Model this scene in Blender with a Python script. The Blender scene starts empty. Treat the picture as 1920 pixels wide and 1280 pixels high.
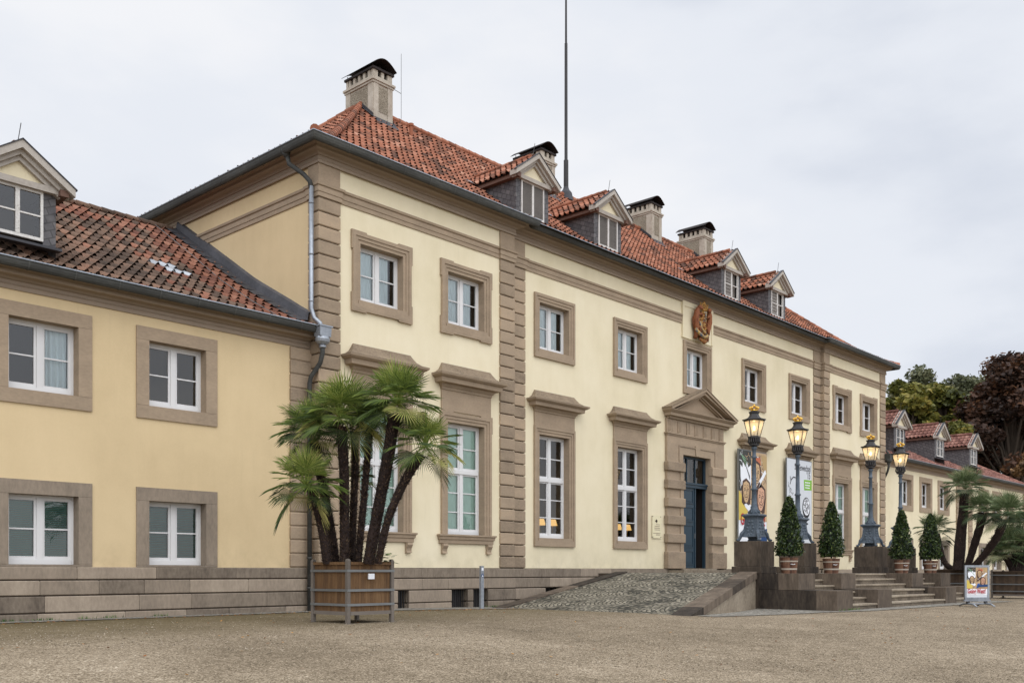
import bpy, math, random
import numpy as np
from mathutils import Vector, Matrix
R = math.radians
random.seed(7)
rnd = random.Random(11)
scene = bpy.context.scene
C = scene.collection

# ---------------------------------------------------------------- camera
F_PX, HOR = 1844.0, 1071.0
cam_d = bpy.data.cameras.new('camera')
cam = bpy.data.objects.new('camera', cam_d); C.objects.link(cam)
cam_d.sensor_width = 36.0; cam_d.lens = 36.0 * F_PX / 1920.0
cam_d.shift_y = (HOR - 640.0) / 1920.0
cam_d.clip_start = 0.1; cam_d.clip_end = 3000
cam.location = (-13.940, -18.845, 0.0)
cam.rotation_euler = (R(90), 0, -R(90 - 42.386))
scene.camera = cam

# ---------------------------------------------------------------- light
SUN_AZ, SUN_EL = Vector((-0.52, -0.854)), R(52)
sdir = Vector((SUN_AZ.x * math.cos(SUN_EL), SUN_AZ.y * math.cos(SUN_EL), math.sin(SUN_EL))).normalized()
sun_d = bpy.data.lights.new('sun', 'SUN'); sun_d.energy = 0.7; sun_d.angle = R(40); sun_d.color = (1.0, 0.96, 0.90)
sun = bpy.data.objects.new('sun', sun_d); C.objects.link(sun)
sun.rotation_euler = (-sdir).to_track_quat('-Z', 'Y').to_euler(); sun.location = (0, -30, 40)
world = bpy.data.worlds.new('World'); scene.world = world; world.use_nodes = True
nt = world.node_tree; nt.nodes.clear()
def N(t, typ, **kw):
    n = t.nodes.new(typ)
    for k, v in kw.items(): setattr(n, k, v)
    return n
def math_n(t, op, a, b=None, clamp=False):
    n = N(t, 'ShaderNodeMath', operation=op); n.use_clamp = clamp
    for i, v in enumerate((a, b)):
        if v is None: continue
        if hasattr(v, 'links'): t.links.new(v, n.inputs[i])
        else: n.inputs[i].default_value = v
    return n.outputs[0]
def ramp_n(t, fac, stops, interp='LINEAR'):
    n = N(t, 'ShaderNodeValToRGB'); cr = n.color_ramp; cr.interpolation = interp
    while len(cr.elements) < len(stops): cr.elements.new(0.5)
    for e, (p, c) in zip(cr.elements, stops):
        e.position = p; e.color = (c[0], c[1], c[2], 1) if not isinstance(c, (int, float)) else (c, c, c, 1)
    t.links.new(fac, n.inputs[0]); return n.outputs[0]
def mix_n(t, fac, a, b, blend='MIX'):
    n = N(t, 'ShaderNodeMix', data_type='RGBA', blend_type=blend); n.clamp_factor = True
    for s, v in ((n.inputs[0], fac), (n.inputs[6], a), (n.inputs[7], b)):
        if hasattr(v, 'links'): t.links.new(v, s)
        elif isinstance(v, (int, float)): s.default_value = v if s == n.inputs[0] else (v, v, v, 1)
        else: s.default_value = (v[0], v[1], v[2], 1)
    return n.outputs[2]
geo = N(nt, 'ShaderNodeTexCoord')
mp = N(nt, 'ShaderNodeMapping'); mp.inputs['Scale'].default_value = (1.0, 1.0, 2.4); mp.inputs['Rotation'].default_value = (0, 0.25, 0.4)
mp.inputs['Location'].default_value = (0.35, 0.1, 0.2)
nt.links.new(geo.outputs['Generated'], mp.inputs[0])
nz = N(nt, 'ShaderNodeTexNoise'); nz.inputs['Scale'].default_value = 2.3; nz.inputs['Detail'].default_value = 6; nz.inputs['Roughness'].default_value = 0.5
nt.links.new(mp.outputs[0], nz.inputs['Vector'])
cl = ramp_n(nt, nz.outputs[0], [(0.34, (0.68, 0.72, 0.80)), (0.5, (0.80, 0.83, 0.89)), (0.66, (0.89, 0.90, 0.93))], 'EASE')
sky = N(nt, 'ShaderNodeTexSky'); sky.sky_type = 'NISHITA'; sky.sun_disc = False; sky.sun_elevation = SUN_EL
sky.sun_rotation = math.atan2(sdir.x, sdir.y)
skc = mix_n(nt, 1.0, sky.outputs[0], 0.004, 'MULTIPLY')
dot = N(nt, 'ShaderNodeVectorMath', operation='DOT_PRODUCT'); nt.links.new(geo.outputs['Generated'], dot.inputs[0]); dot.inputs[1].default_value = sdir
boost = N(nt, 'ShaderNodeMapRange'); boost.interpolation_type = 'SMOOTHSTEP'
nt.links.new(dot.outputs['Value'], boost.inputs[0])
boost.inputs[1].default_value = -0.02; boost.inputs[2].default_value = 1.0; boost.inputs[3].default_value = 1.0; boost.inputs[4].default_value = 2.25
tot = mix_n(nt, 1.0, cl, skc, 'ADD')
bg = N(nt, 'ShaderNodeBackground'); nt.links.new(tot, bg.inputs[0]); nt.links.new(boost.outputs[0], bg.inputs[1])
out = N(nt, 'ShaderNodeOutputWorld'); nt.links.new(bg.outputs[0], out.inputs[0])
scene.view_settings.view_transform = 'Standard'; scene.view_settings.look = 'None'
scene.view_settings.exposure = 0.0; scene.view_settings.gamma = 1.0
scene.cycles.use_denoising = True
scene.cycles.max_bounces = 6; scene.cycles.transparent_max_bounces = 12

# ---------------------------------------------------------------- materials
def lin(r, g, b):
    f = lambda c: (c / 255 / 12.92) if c / 255 <= 0.04045 else ((c / 255 + 0.055) / 1.055) ** 2.4
    return (f(r), f(g), f(b))
def new_mat(name):
    m = bpy.data.materials.new(name); m.use_nodes = True
    t = m.node_tree; t.nodes.clear()
    o = N(t, 'ShaderNodeOutputMaterial'); p = N(t, 'ShaderNodeBsdfPrincipled'); t.links.new(p.outputs[0], o.inputs[0])
    return m, t, p, o
def pos(t, scale=(1, 1, 1), rot=(0, 0, 0)):
    g = N(t, 'ShaderNodeNewGeometry'); m = N(t, 'ShaderNodeMapping')
    m.inputs['Scale'].default_value = scale; m.inputs['Rotation'].default_value = rot
    t.links.new(g.outputs['Position'], m.inputs[0]); return m.outputs[0]
def noise(t, vec, scale, detail=4, rough=0.55):
    n = N(t, 'ShaderNodeTexNoise'); n.inputs['Scale'].default_value = scale; n.inputs['Detail'].default_value = detail; n.inputs['Roughness'].default_value = rough
    t.links.new(vec, n.inputs['Vector']); return n.outputs[0]
def var(t):
    a = N(t, 'ShaderNodeAttribute'); a.attribute_name = 'var'; return a.outputs['Fac']
def bump(t, p, h, strength, dist):
    b = N(t, 'ShaderNodeBump'); b.inputs['Strength'].default_value = strength; b.inputs['Distance'].default_value = dist
    t.links.new(h, b.inputs['Height']); t.links.new(b.outputs[0], p.inputs['Normal']); return b
def wsum(t, terms):
    s = None
    for a, w in terms:
        x = math_n(t, 'MULTIPLY', a, w); s = x if s is None else math_n(t, 'ADD', s, x)
    return s
def rough_mat(name, stops, rough=0.85, wv=0.5, n1=(1.2, 0.5), n2=(18, 0.25), bmp=(40, 0.4, 0.004), vscale=(1, 1, 1), metal=0.0, spec=0.3):
    """colour ramp driven by each piece's own 'var' value and two noises"""
    m, t, p, o = new_mat(name)
    v = pos(t, vscale)
    a = noise(t, v, n1[0]); b = noise(t, v, n2[0], 5)
    f = wsum(t, [(var(t), wv), (a, n1[1]), (b, n2[1])])
    # centre on .5
    f = math_n(t, 'SUBTRACT', f, (wv + n1[1] + n2[1]) / 2 - 0.5)
    t.links.new(ramp_n(t, f, stops), p.inputs['Base Color'])
    p.inputs['Roughness'].default_value = rough; p.inputs['Metallic'].default_value = metal
    p.inputs['Specular IOR Level'].default_value = spec
    if bmp: bump(t, p, noise(t, pos(t), bmp[0], 6, 0.6), bmp[1], bmp[2])
    return m
def plain(name, c, rough=0.6, metal=0.0, spec=0.4, amp=0.12, sc=9):
    a = tuple(x * (1 - amp) for x in c); b = tuple(min(1, x * (1 + amp)) for x in c)
    return rough_mat(name, [(0.25, a), (0.75, b)], rough, 0.3, (2.0, 0.5), (sc, 0.4), (30, 0.12, 0.003), metal=metal, spec=spec)

M = {}
def plaster(name, c0, c1, c2):
    m, t, p, o = new_mat(name)
    v = pos(t)
    a = noise(t, v, 0.45, 5, 0.6); b = noise(t, pos(t, (2.2, 2.2, 0.35)), 1.6, 5, 0.6); c = noise(t, v, 35, 4, 0.6)
    f = wsum(t, [(a, 0.85), (b, 0.22), (c, 0.2)]); f = math_n(t, 'SUBTRACT', f, 0.135)
    col = ramp_n(t, f, [(0.30, c0), (0.5, c1), (0.68, c2)])
    sz = N(t, 'ShaderNodeSeparateXYZ'); t.links.new(v, sz.inputs[0])
    lowm = N(t, 'ShaderNodeMapRange'); t.links.new(sz.outputs[2], lowm.inputs[0]); lowm.inputs[1].default_value = 0.75; lowm.inputs[2].default_value = 0.05; lowm.inputs[3].default_value = 0; lowm.inputs[4].default_value = 0.5
    dn = N(t, 'ShaderNodeMapRange'); t.links.new(noise(t, pos(t, (1, 1, .8)), 2.6, 7, .7), dn.inputs[0]); dn.inputs[1].default_value = 0.42; dn.inputs[2].default_value = 0.68
    col = mix_n(t, math_n(t, 'MULTIPLY', lowm.outputs[0], dn.outputs[0]), col, tuple(x * .72 for x in c0))
    sm = N(t, 'ShaderNodeMapRange'); t.links.new(noise(t, pos(t, (7, 7, .5)), 1.0, 5, .7), sm.inputs[0]); sm.inputs[1].default_value = 0.60; sm.inputs[2].default_value = 0.78; sm.inputs[4].default_value = 0.16
    col = mix_n(t, sm.outputs[0], col, tuple(x * .75 for x in c0))
    t.links.new(col, p.inputs['Base Color']); p.inputs['Roughness'].default_value = 0.92; p.inputs['Specular IOR Level'].default_value = 0.15
    bump(t, p, noise(t, v, 90, 4, 0.6), 0.35, 0.002); return m
M['plaster'] = plaster('cream_plaster', lin(212, 200, 168), lin(222, 210, 180), lin(228, 217, 189))
M['plaster2'] = plaster('ochre_plaster', lin(200, 178, 140), lin(209, 187, 148), lin(215, 193, 154))
ST = [(0.12, lin(112, 98, 83)), (0.4, lin(147, 130, 110)), (0.6, lin(162, 143, 121)), (0.88, lin(182, 159, 132))]
M['stone'] = rough_mat('sandstone', ST, 0.9, 0.40, (1.5, 0.5), (14, 0.45), (55, 0.5, 0.004), (1, 1, 2.2))
ST2 = [(0.12, lin(92, 82, 72)), (0.4, lin(128, 116, 102)), (0.65, lin(148, 134, 118)), (0.92, lin(170, 155, 137))]
M['stone_grey'] = rough_mat('weathered_sandstone', ST2, 0.93, 0.5, (1.1, 0.5), (9, 0.5), (45, 0.6, 0.005), (2.2, 2.2, 0.9))
M['trim'] = rough_mat('painted_stone_moulding', [(0.2, lin(134, 118, 102)), (0.5, lin(150, 134, 117)), (0.8, lin(162, 146, 128))], 0.8, 0.3, (0.8, 0.35), (8, 0.15), (30, 0.2, 0.003))
M['cap'] = rough_mat('mossy_stone_cap', [(0.2, lin(96, 84, 70)), (0.5, lin(132, 116, 97)), (0.8, lin(150, 134, 112))], 0.93, 0.2, (2.5, 0.7), (22, 0.7), (60, 0.6, 0.005))
M['joint'] = plain('dark_joint', lin(62, 52, 44), 0.95); M['deck_and_shade'] = plain('felt_and_indoor_shade', lin(34, 28, 26), 0.95)  # near-black felt, also used as painted shade inside the doorway
M['dark_stone'] = rough_mat('dark_weathered_stone', [(0.2, lin(44, 38, 33)), (0.45, lin(72, 63, 54)), (0.7, lin(98, 86, 74)), (0.95, lin(128, 114, 98))], 0.9, 0.5, (1.3, 0.7), (7, 0.5), (40, 0.5, 0.006), (2.4, 2.4, 0.8))
M['step_stone'] = rough_mat('worn_step_stone', [(0.2, lin(80, 70, 60)), (0.5, lin(126, 114, 98)), (0.8, lin(158, 146, 128))], 0.85, 0.4, (1.5, 0.6), (12, 0.5), (40, 0.4, 0.004))
M['tile'] = rough_mat('clay_pantile', [(0.05, lin(74, 52, 42)), (0.3, lin(126, 82, 62)), (0.55, lin(146, 90, 66)), (0.8, lin(162, 108, 84)), (0.97, lin(180, 138, 116))], 0.82, 0.75, (0.8, 0.55), (16, 0.5), (60, 0.4, 0.004))
M['tile_old'] = rough_mat('old_mossy_pantile', [(0.1, lin(56, 46, 38)), (0.4, lin(90, 72, 60)), (0.65, lin(116, 92, 76)), (0.9, lin(146, 108, 88))], 0.9, 0.55, (1.0, 0.4), (20, 0.6), (60, 0.6, 0.006))
M['tile_red'] = rough_mat('newer_red_pantile', [(0.1, lin(92, 58, 46)), (0.4, lin(112, 72, 56)), (0.65, lin(132, 86, 66)), (0.9, lin(150, 108, 88))], 0.85, 0.6, (1.0, 0.4), (20, 0.5), (60, 0.4, 0.004))
M['tile_wine'] = rough_mat('brown_red_pantile', [(0.1, lin(98, 62, 54)), (0.4, lin(122, 84, 74)), (0.65, lin(140, 98, 86)), (0.9, lin(162, 124, 110))], 0.8, 0.6, (1.0, 0.4), (20, 0.5), (60, 0.4, 0.004))
M['tile_glass'] = plain('glass_tile', lin(160, 164, 168), 0.25, spec=0.6, amp=0.3, sc=30)
M['lead'] = rough_mat('dark_lead_flashing', [(0.2, lin(44, 44, 48)), (0.5, lin(64, 64, 68)), (0.8, lin(88, 88, 92))], 0.6, 0.4, (1.5, 0.6), (10, 0.4), None)
M['lead_light'] = plain('light_lead_flashing', lin(150, 156, 164), 0.5, amp=0.35, sc=14)
M['gutter'] = rough_mat('dark_zinc_gutter', [(0.2, lin(50, 50, 48)), (0.5, lin(70, 70, 67)), (0.8, lin(96, 96, 92))], 0.55, 0.3, (1.2, 0.6), (12, 0.4), None, (0.6, 0.6, 3), metal=0.0, spec=0.12)
M['zinc'] = rough_mat('zinc', [(0.2, lin(118, 122, 128)), (0.5, lin(150, 155, 162)), (0.8, lin(178, 184, 190))], 0.45, 0.3, (2, 0.6), (14, 0.5), None, metal=0.55)
M['white'] = plain('white_window_paint', lin(212, 211, 210), 0.45, amp=0.04)
M['white_old'] = rough_mat('flaking_white_paint', [(0.2, lin(120, 112, 104)), (0.36, lin(196, 192, 186)), (0.8, lin(222, 220, 216))], 0.7, 0.1, (3, 0.4), (30, 0.9), (50, 0.3, 0.003))
M['greyboard'] = rough_mat('grey_painted_board', [(0.2, lin(140, 132, 122)), (0.5, lin(170, 162, 152)), (0.8, lin(186, 179, 169))], 0.7, 0.3, (1.5, 0.5), (16, 0.5), (30, 0.2, 0.003))
M['eaves'] = plain('brown_eaves_board', lin(104, 78, 66), 0.8, amp=0.15)
M['louvre'] = plain('grey_louvre', lin(122, 116, 110), 0.8, amp=0.2)
M['door'] = plain('blue_door_paint', lin(40, 58, 70), 0.4, amp=0.12)
M['iron'] = rough_mat('grey_blue_cast_iron', [(0.2, lin(52, 60, 68)), (0.5, lin(76, 86, 96)), (0.8, lin(104, 114, 124))], 0.5, 0.3, (5, 0.5), (28, 0.6), (45, 0.5, 0.006))
M['iron_dark'] = plain('dark_iron', lin(46, 44, 44), 0.5, amp=0.25, sc=25)
M['gold'] = plain('gilding', (0.80, 0.50, 0.10), 0.28, metal=1.0, amp=0.2)
M['rust'] = rough_mat('sooty_rusty_metal', [(0.2, lin(28, 24, 24)), (0.6, lin(46, 38, 36)), (0.85, lin(92, 52, 38))], 0.8, 0.2, (3, 0.6), (18, 0.5), None)
M['chim'] = rough_mat('pale_chimney_stone', [(0.2, lin(140, 128, 114)), (0.5, lin(172, 162, 148)), (0.8, lin(192, 184, 170))], 0.9, 0.3, (1.8, 0.6), (10, 0.6), (40, 0.4, 0.005))
M['chim_panel'] = rough_mat('rough_cast_panel', [(0.2, lin(96, 86, 74)), (0.5, lin(142, 132, 116)), (0.8, lin(170, 160, 144))], 0.95, 0.2, (2.5, 0.3), (26, 1.0), (26, 1.0, 0.04))
M['brown_wall'] = plain('brown_inner_wall', lin(150, 128, 98), 0.9, amp=0.1)
M['curtain'] = plain('pale_blue_curtain', lin(232, 242, 244), 0.9, amp=0.04)
M['curtain_dark'] = plain('grey_green_curtain', lin(104, 116, 106), 0.9, amp=0.15)
M['blind_green'] = plain('pale_green_blind', lin(208, 236, 222), 0.9, amp=0.08)
M['venetian'] = plain('green_venetian_slat', lin(120, 158, 144), 0.6, amp=0.1)
M['wood'] = rough_mat('weathered_planter_wood', [(0.2, lin(74, 54, 38)), (0.5, lin(104, 78, 52)), (0.8, lin(128, 100, 70))], 0.8, 0.22, (2, 0.4), (6, 0.6), (20, 0.4, 0.004), (5, 5, 0.6))
M['post'] = plain('grey_oiled_post', lin(106, 98, 90), 0.8, amp=0.2)
M['strap'] = plain('galvanised_strap', lin(116, 118, 118), 0.45, metal=0.3, amp=0.15)
M['terracotta'] = rough_mat('brown_wood_tub', [(0.2, lin(70, 48, 38)), (0.5, lin(98, 68, 52)), (0.8, lin(126, 94, 74))], 0.75, 0.5, (4, 0.5), (20, 0.4), (30, 0.3, 0.003), (1, 1, 4))
M['band'] = plain('pale_hoop', lin(168, 158, 144), 0.6)
M['soil'] = plain('soil', lin(50, 40, 30), 0.95, amp=0.3, sc=30)
M['bark'] = rough_mat('palm_fibre_bark', [(0.2, lin(34, 26, 24)), (0.5, lin(66, 52, 46)), (0.85, lin(124, 104, 86))], 0.95, 0.6, (5, 0.4), (40, 0.6), (60, 0.8, 0.01))
M['tree_bark'] = plain('grey_brown_bark', lin(70, 60, 50), 0.95, amp=0.3)
def leaf_mat(name, stops, rough=0.5, trans=0.25):
    m, t, p, o = new_mat(name)
    f = wsum(t, [(var(t), 0.9), (noise(t, pos(t), 0.7, 3), 0.5)]); f = math_n(t, 'SUBTRACT', f, 0.2)
    c = ramp_n(t, f, stops)
    t.links.new(c, p.inputs['Base Color']); p.inputs['Roughness'].default_value = rough; p.inputs['Specular IOR Level'].default_value = 0.35
    tr = N(t, 'ShaderNodeBsdfTranslucent'); t.links.new(c, tr.inputs[0])
    mx = N(t, 'ShaderNodeMixShader'); mx.inputs[0].default_value = trans
    t.links.new(p.outputs[0], mx.inputs[1]); t.links.new(tr.outputs[0], mx.inputs[2]); t.links.new(mx.outputs[0], o.inputs[0])
    return m
M['palm'] = leaf_mat('palm_leaf', [(0.05, lin(44, 58, 32)), (0.35, lin(82, 102, 46)), (0.65, lin(132, 148, 68)), (0.95, lin(184, 178, 108))])
M['palm_far'] = leaf_mat('grey_green_palm_leaf', [(0.05, lin(52, 66, 44)), (0.45, lin(96, 114, 74)), (0.9, lin(164, 166, 126))])
M['bay'] = leaf_mat('bay_leaf', [(0.1, lin(22, 34, 18)), (0.5, lin(44, 62, 30)), (0.85, lin(78, 96, 46)), (0.97, lin(120, 130, 74))], 0.35, 0.15)
M['tree_yg'] = leaf_mat('autumn_yellow_green_leaf', [(0.05, lin(56, 62, 34)), (0.35, lin(94, 98, 46)), (0.65, lin(126, 122, 56)), (0.95, lin(160, 142, 70))])
M['tree_g'] = leaf_mat('dull_green_leaf', [(0.05, lin(58, 64, 46)), (0.5, lin(98, 102, 74)), (0.95, lin(138, 136, 104))])
M['tree_beech'] = leaf_mat('copper_beech_leaf', [(0.05, lin(38, 29, 25)), (0.5, lin(70, 50, 39)), (0.8, lin(100, 68, 48)), (0.97, lin(130, 92, 62))])
M['tree_brown'] = leaf_mat('brown_autumn_leaf', [(0.05, lin(60, 46, 30)), (0.5, lin(104, 78, 50)), (0.95, lin(146, 112, 72))])
M['shrub'] = leaf_mat('broad_green_leaf', [(0.1, lin(36, 66, 30)), (0.6, lin(74, 112, 50)), (0.95, lin(120, 146, 76))], 0.4)
M['litter'] = leaf_mat('fallen_leaf', [(0.1, lin(96, 62, 34)), (0.5, lin(150, 92, 42)), (0.9, lin(190, 140, 70))], 0.7)
# glass
m, t, p, o = new_mat('window_glass'); t.nodes.remove(p)
tr = N(t, 'ShaderNodeBsdfTransparent'); tr.inputs[0].default_value = (0.93, 0.96, 0.96, 1)
gl = N(t, 'ShaderNodeBsdfGlossy'); gl.inputs['Roughness'].default_value = 0.015
fr = N(t, 'ShaderNodeFresnel'); fr.inputs[0].default_value = 1.85
bb = N(t, 'ShaderNodeBump'); bb.inputs['Strength'].default_value = 0.05; bb.inputs['Distance'].default_value = 0.02
t.links.new(noise(t, pos(t), 3.0, 2), bb.inputs['Height']); t.links.new(bb.outputs[0], gl.inputs['Normal'])
mx = N(t, 'ShaderNodeMixShader'); t.links.new(fr.outputs[0], mx.inputs[0]); t.links.new(tr.outputs[0], mx.inputs[1]); t.links.new(gl.outputs[0], mx.inputs[2]); t.links.new(mx.outputs[0], o.inputs[0])
M['glass'] = m
m, t, p, o = new_mat('lantern_glass'); t.nodes.remove(p)
tr = N(t, 'ShaderNodeBsdfTransparent'); tr.inputs[0].default_value = (0.95, 0.93, 0.88, 1)
df = N(t, 'ShaderNodeBsdfTranslucent'); df.inputs[0].default_value = (0.9, 0.86, 0.78, 1)
gl = N(t, 'ShaderNodeBsdfGlossy'); gl.inputs['Roughness'].default_value = 0.1
m1 = N(t, 'ShaderNodeMixShader'); m1.inputs[0].default_value = 0.45; t.links.new(tr.outputs[0], m1.inputs[1]); t.links.new(df.outputs[0], m1.inputs[2])
m2 = N(t, 'ShaderNodeMixShader'); m2.inputs[0].default_value = 0.08; t.links.new(m1.outputs[0], m2.inputs[1]); t.links.new(gl.outputs[0], m2.inputs[2]); t.links.new(m2.outputs[0], o.inputs[0])
M['lglass'] = m
def emit(name, c, s):
    m, t, p, o = new_mat(name); t.nodes.remove(p)
    e = N(t, 'ShaderNodeEmission'); e.inputs[0].default_value = (*c, 1); e.inputs[1].default_value = s; t.links.new(e.outputs[0], o.inputs[0]); return m
M['flame'] = emit('gas_flame', (1.0, 0.72, 0.32), 8)
M['shade'] = emit('lit_lampshade', (1.0, 0.58, 0.18), 1.0)
# slate: small overlapping scales
m, t, p, o = new_mat('slate_cladding')
g = N(t, 'ShaderNodeNewGeometry'); sx = N(t, 'ShaderNodeSeparateXYZ'); t.links.new(g.outputs['Position'], sx.inputs[0])
cx_ = N(t, 'ShaderNodeCombineXYZ'); t.links.new(math_n(t, 'ADD', sx.outputs[0], sx.outputs[1]), cx_.inputs[0]); t.links.new(sx.outputs[2], cx_.inputs[1])
mpn = N(t, 'ShaderNodeMapping'); mpn.inputs['Rotation'].default_value = (0, 0, R(-24)); t.links.new(cx_.outputs[0], mpn.inputs[0])
br = N(t, 'ShaderNodeTexBrick'); br.inputs['Scale'].default_value = 1.0; br.inputs['Brick Width'].default_value = 0.20; br.inputs['Row Height'].default_value = 0.14
br.inputs['Mortar Size'].default_value = 0.014; br.inputs['Mortar Smooth'].default_value = 0.2
br.inputs['Color1'].default_value = (*lin(66, 64, 68), 1); br.inputs['Color2'].default_value = (*lin(102, 99, 100), 1); br.inputs['Mortar'].default_value = (*lin(26, 25, 27), 1)
t.links.new(mpn.outputs[0], br.inputs['Vector'])
t.links.new(mix_n(t, 0.4, br.outputs['Color'], ramp_n(t, noise(t, pos(t), 6), [(0.3, lin(54, 52, 56)), (0.7, lin(112, 108, 106))])), p.inputs['Base Color'])
p.inputs['Roughness'].default_value = 0.6; bump(t, p, br.outputs['Fac'], -0.8, 0.01); M['slate'] = m
# gravel
m, t, p, o = new_mat('gravel')
v = pos(t)
vo = N(t, 'ShaderNodeTexVoronoi'); vo.inputs['Scale'].default_value = 64; t.links.new(v, vo.inputs['Vector'])
vo2 = N(t, 'ShaderNodeTexVoronoi'); vo2.inputs['Scale'].default_value = 30; t.links.new(v, vo2.inputs['Vector'])
sp = N(t, 'ShaderNodeSeparateColor'); t.links.new(vo.outputs['Color'], sp.inputs[0])
sp2 = N(t, 'ShaderNodeSeparateColor'); t.links.new(vo2.outputs['Color'], sp2.inputs[0])
f = wsum(t, [(sp.outputs[0], 0.55), (sp2.outputs[0], 0.15), (noise(t, v, 0.3, 6, 0.65), 0.55), (noise(t, v, 3, 5), 0.25)]); f = math_n(t, 'SUBTRACT', f, 0.27)
gc = ramp_n(t, f, [(0.06, lin(56, 48, 38)), (0.30, lin(100, 88, 71)), (0.52, lin(134, 120, 100)), (0.78, lin(172, 157, 135)), (0.97, lin(216, 204, 184))])
sy = N(t, 'ShaderNodeSeparateXYZ'); t.links.new(v, sy.inputs[0])
nearw = N(t, 'ShaderNodeMapRange'); t.links.new(sy.outputs[1], nearw.inputs[0]); nearw.inputs[1].default_value = -6.5; nearw.inputs[2].default_value = -1.0
nearw.inputs[3].default_value = 0; nearw.inputs[4].default_value = 1
nearx = N(t, 'ShaderNodeMapRange'); t.links.new(sy.outputs[0], nearx.inputs[0]); nearx.inputs[1].default_value = 14; nearx.inputs[2].default_value = 2
nearx.inputs[3].default_value = 0.25; nearx.inputs[4].default_value = 1
ms = math_n(t, 'MULTIPLY', math_n(t, 'MULTIPLY', nearw.outputs[0], nearx.outputs[0]), math_n(t, 'ADD', noise(t, v, 0.8, 6, 0.7), 0.25), True)
gc = mix_n(t, math_n(t, 'MULTIPLY', ms, 0.95), gc, mix_n(t, 0.35, gc, lin(92, 82, 44), 'MIX'))
gc = mix_n(t, math_n(t, 'MULTIPLY', ms, 0.75), gc, lin(88, 78, 50))
t.links.new(gc, p.inputs['Base Color']); p.inputs['Roughness'].default_value = 0.95; p.inputs['Specular IOR Level'].default_value = 0.15
bump(t, p, math_n(t, 'ADD', vo.outputs['Distance'], noise(t, v, 20, 3)), 0.5, 0.012); M['gravel'] = m
# cobbles (arched rows) and kerb setts
def cobble(name, sc, cols, warp=0.35, bs=0.9):
    m, t, p, o = new_mat(name)
    v = pos(t)
    nzc = N(t, 'ShaderNodeTexNoise'); nzc.inputs['Scale'].default_value = 0.9; t.links.new(v, nzc.inputs['Vector'])
    sp_ = N(t, 'ShaderNodeSeparateXYZ'); t.links.new(v, sp_.inputs[0])
    xr = math_n(t, 'ADD', sp_.outputs[0], math_n(t, 'MULTIPLY', sp_.outputs[1], 0.28)); xl = math_n(t, 'MULTIPLY', math_n(t, 'SUBTRACT', math_n(t, 'FRACT', math_n(t, 'DIVIDE', xr, 1.3)), 0.5), 1.3)
    arc = math_n(t, 'SQRT', math_n(t, 'SUBTRACT', 0.75, math_n(t, 'MULTIPLY', xl, xl)))
    cv = N(t, 'ShaderNodeCombineXYZ'); t.links.new(xr, cv.inputs[0]); t.links.new(math_n(t, 'SUBTRACT', sp_.outputs[1], arc) if warp > .2 else sp_.outputs[1], cv.inputs[1])
    vm = N(t, 'ShaderNodeVectorMath', operation='MULTIPLY_ADD'); t.links.new(nzc.outputs['Color'], vm.inputs[0]); vm.inputs[1].default_value = (warp * .3,) * 3; t.links.new(cv.outputs[0], vm.inputs[2])
    vo = N(t, 'ShaderNodeTexVoronoi'); vo.feature = 'DISTANCE_TO_EDGE'; vo.inputs['Scale'].default_value = sc; vo.inputs['Randomness'].default_value = 0.35; t.links.new(vm.outputs[0], vo.inputs['Vector'])
    vc = N(t, 'ShaderNodeTexVoronoi'); vc.inputs['Scale'].default_value = sc; vc.inputs['Randomness'].default_value = 0.35; t.links.new(vm.outputs[0], vc.inputs['Vector'])
    s3 = N(t, 'ShaderNodeSeparateColor'); t.links.new(vc.outputs['Color'], s3.inputs[0])
    f = wsum(t, [(s3.outputs[0], 0.6), (noise(t, v, 1.2, 5), 0.6)]); f = math_n(t, 'SUBTRACT', f, 0.1)
    c = ramp_n(t, f, cols)
    e = N(t, 'ShaderNodeMapRange'); t.links.new(vo.outputs['Distance'], e.inputs[0]); e.inputs[1].default_value = 0.06; e.inputs[2].default_value = 0.22
    c = mix_n(t, e.outputs[0], lin(40, 38, 28) if warp > .2 else lin(92, 88, 80), c)
    t.links.new(c, p.inputs['Base Color']); p.inputs['Roughness'].default_value = 0.8
    e2 = N(t, 'ShaderNodeMapRange'); t.links.new(vo.outputs['Distance'], e2.inputs[0]); e2.inputs[2].default_value = 0.35; e2.interpolation_type = 'SMOOTHSTEP'
    bump(t, p, e2.outputs[0], bs, 0.03); return m
M['cobble'] = cobble('cobblestones', 9.0, [(0.15, lin(112, 105, 91)), (0.5, lin(148, 140, 121)), (0.85, lin(182, 173, 154))])
M['setts'] = cobble('kerb_setts', 9.5, [(0.15, lin(116, 110, 100)), (0.5, lin(146, 140, 128)), (0.85, lin(176, 170, 158))], 0.1, 0.6)
def pict(name, c, r=0.6): return plain(name, lin(*c), r, amp=0.03)

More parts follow.
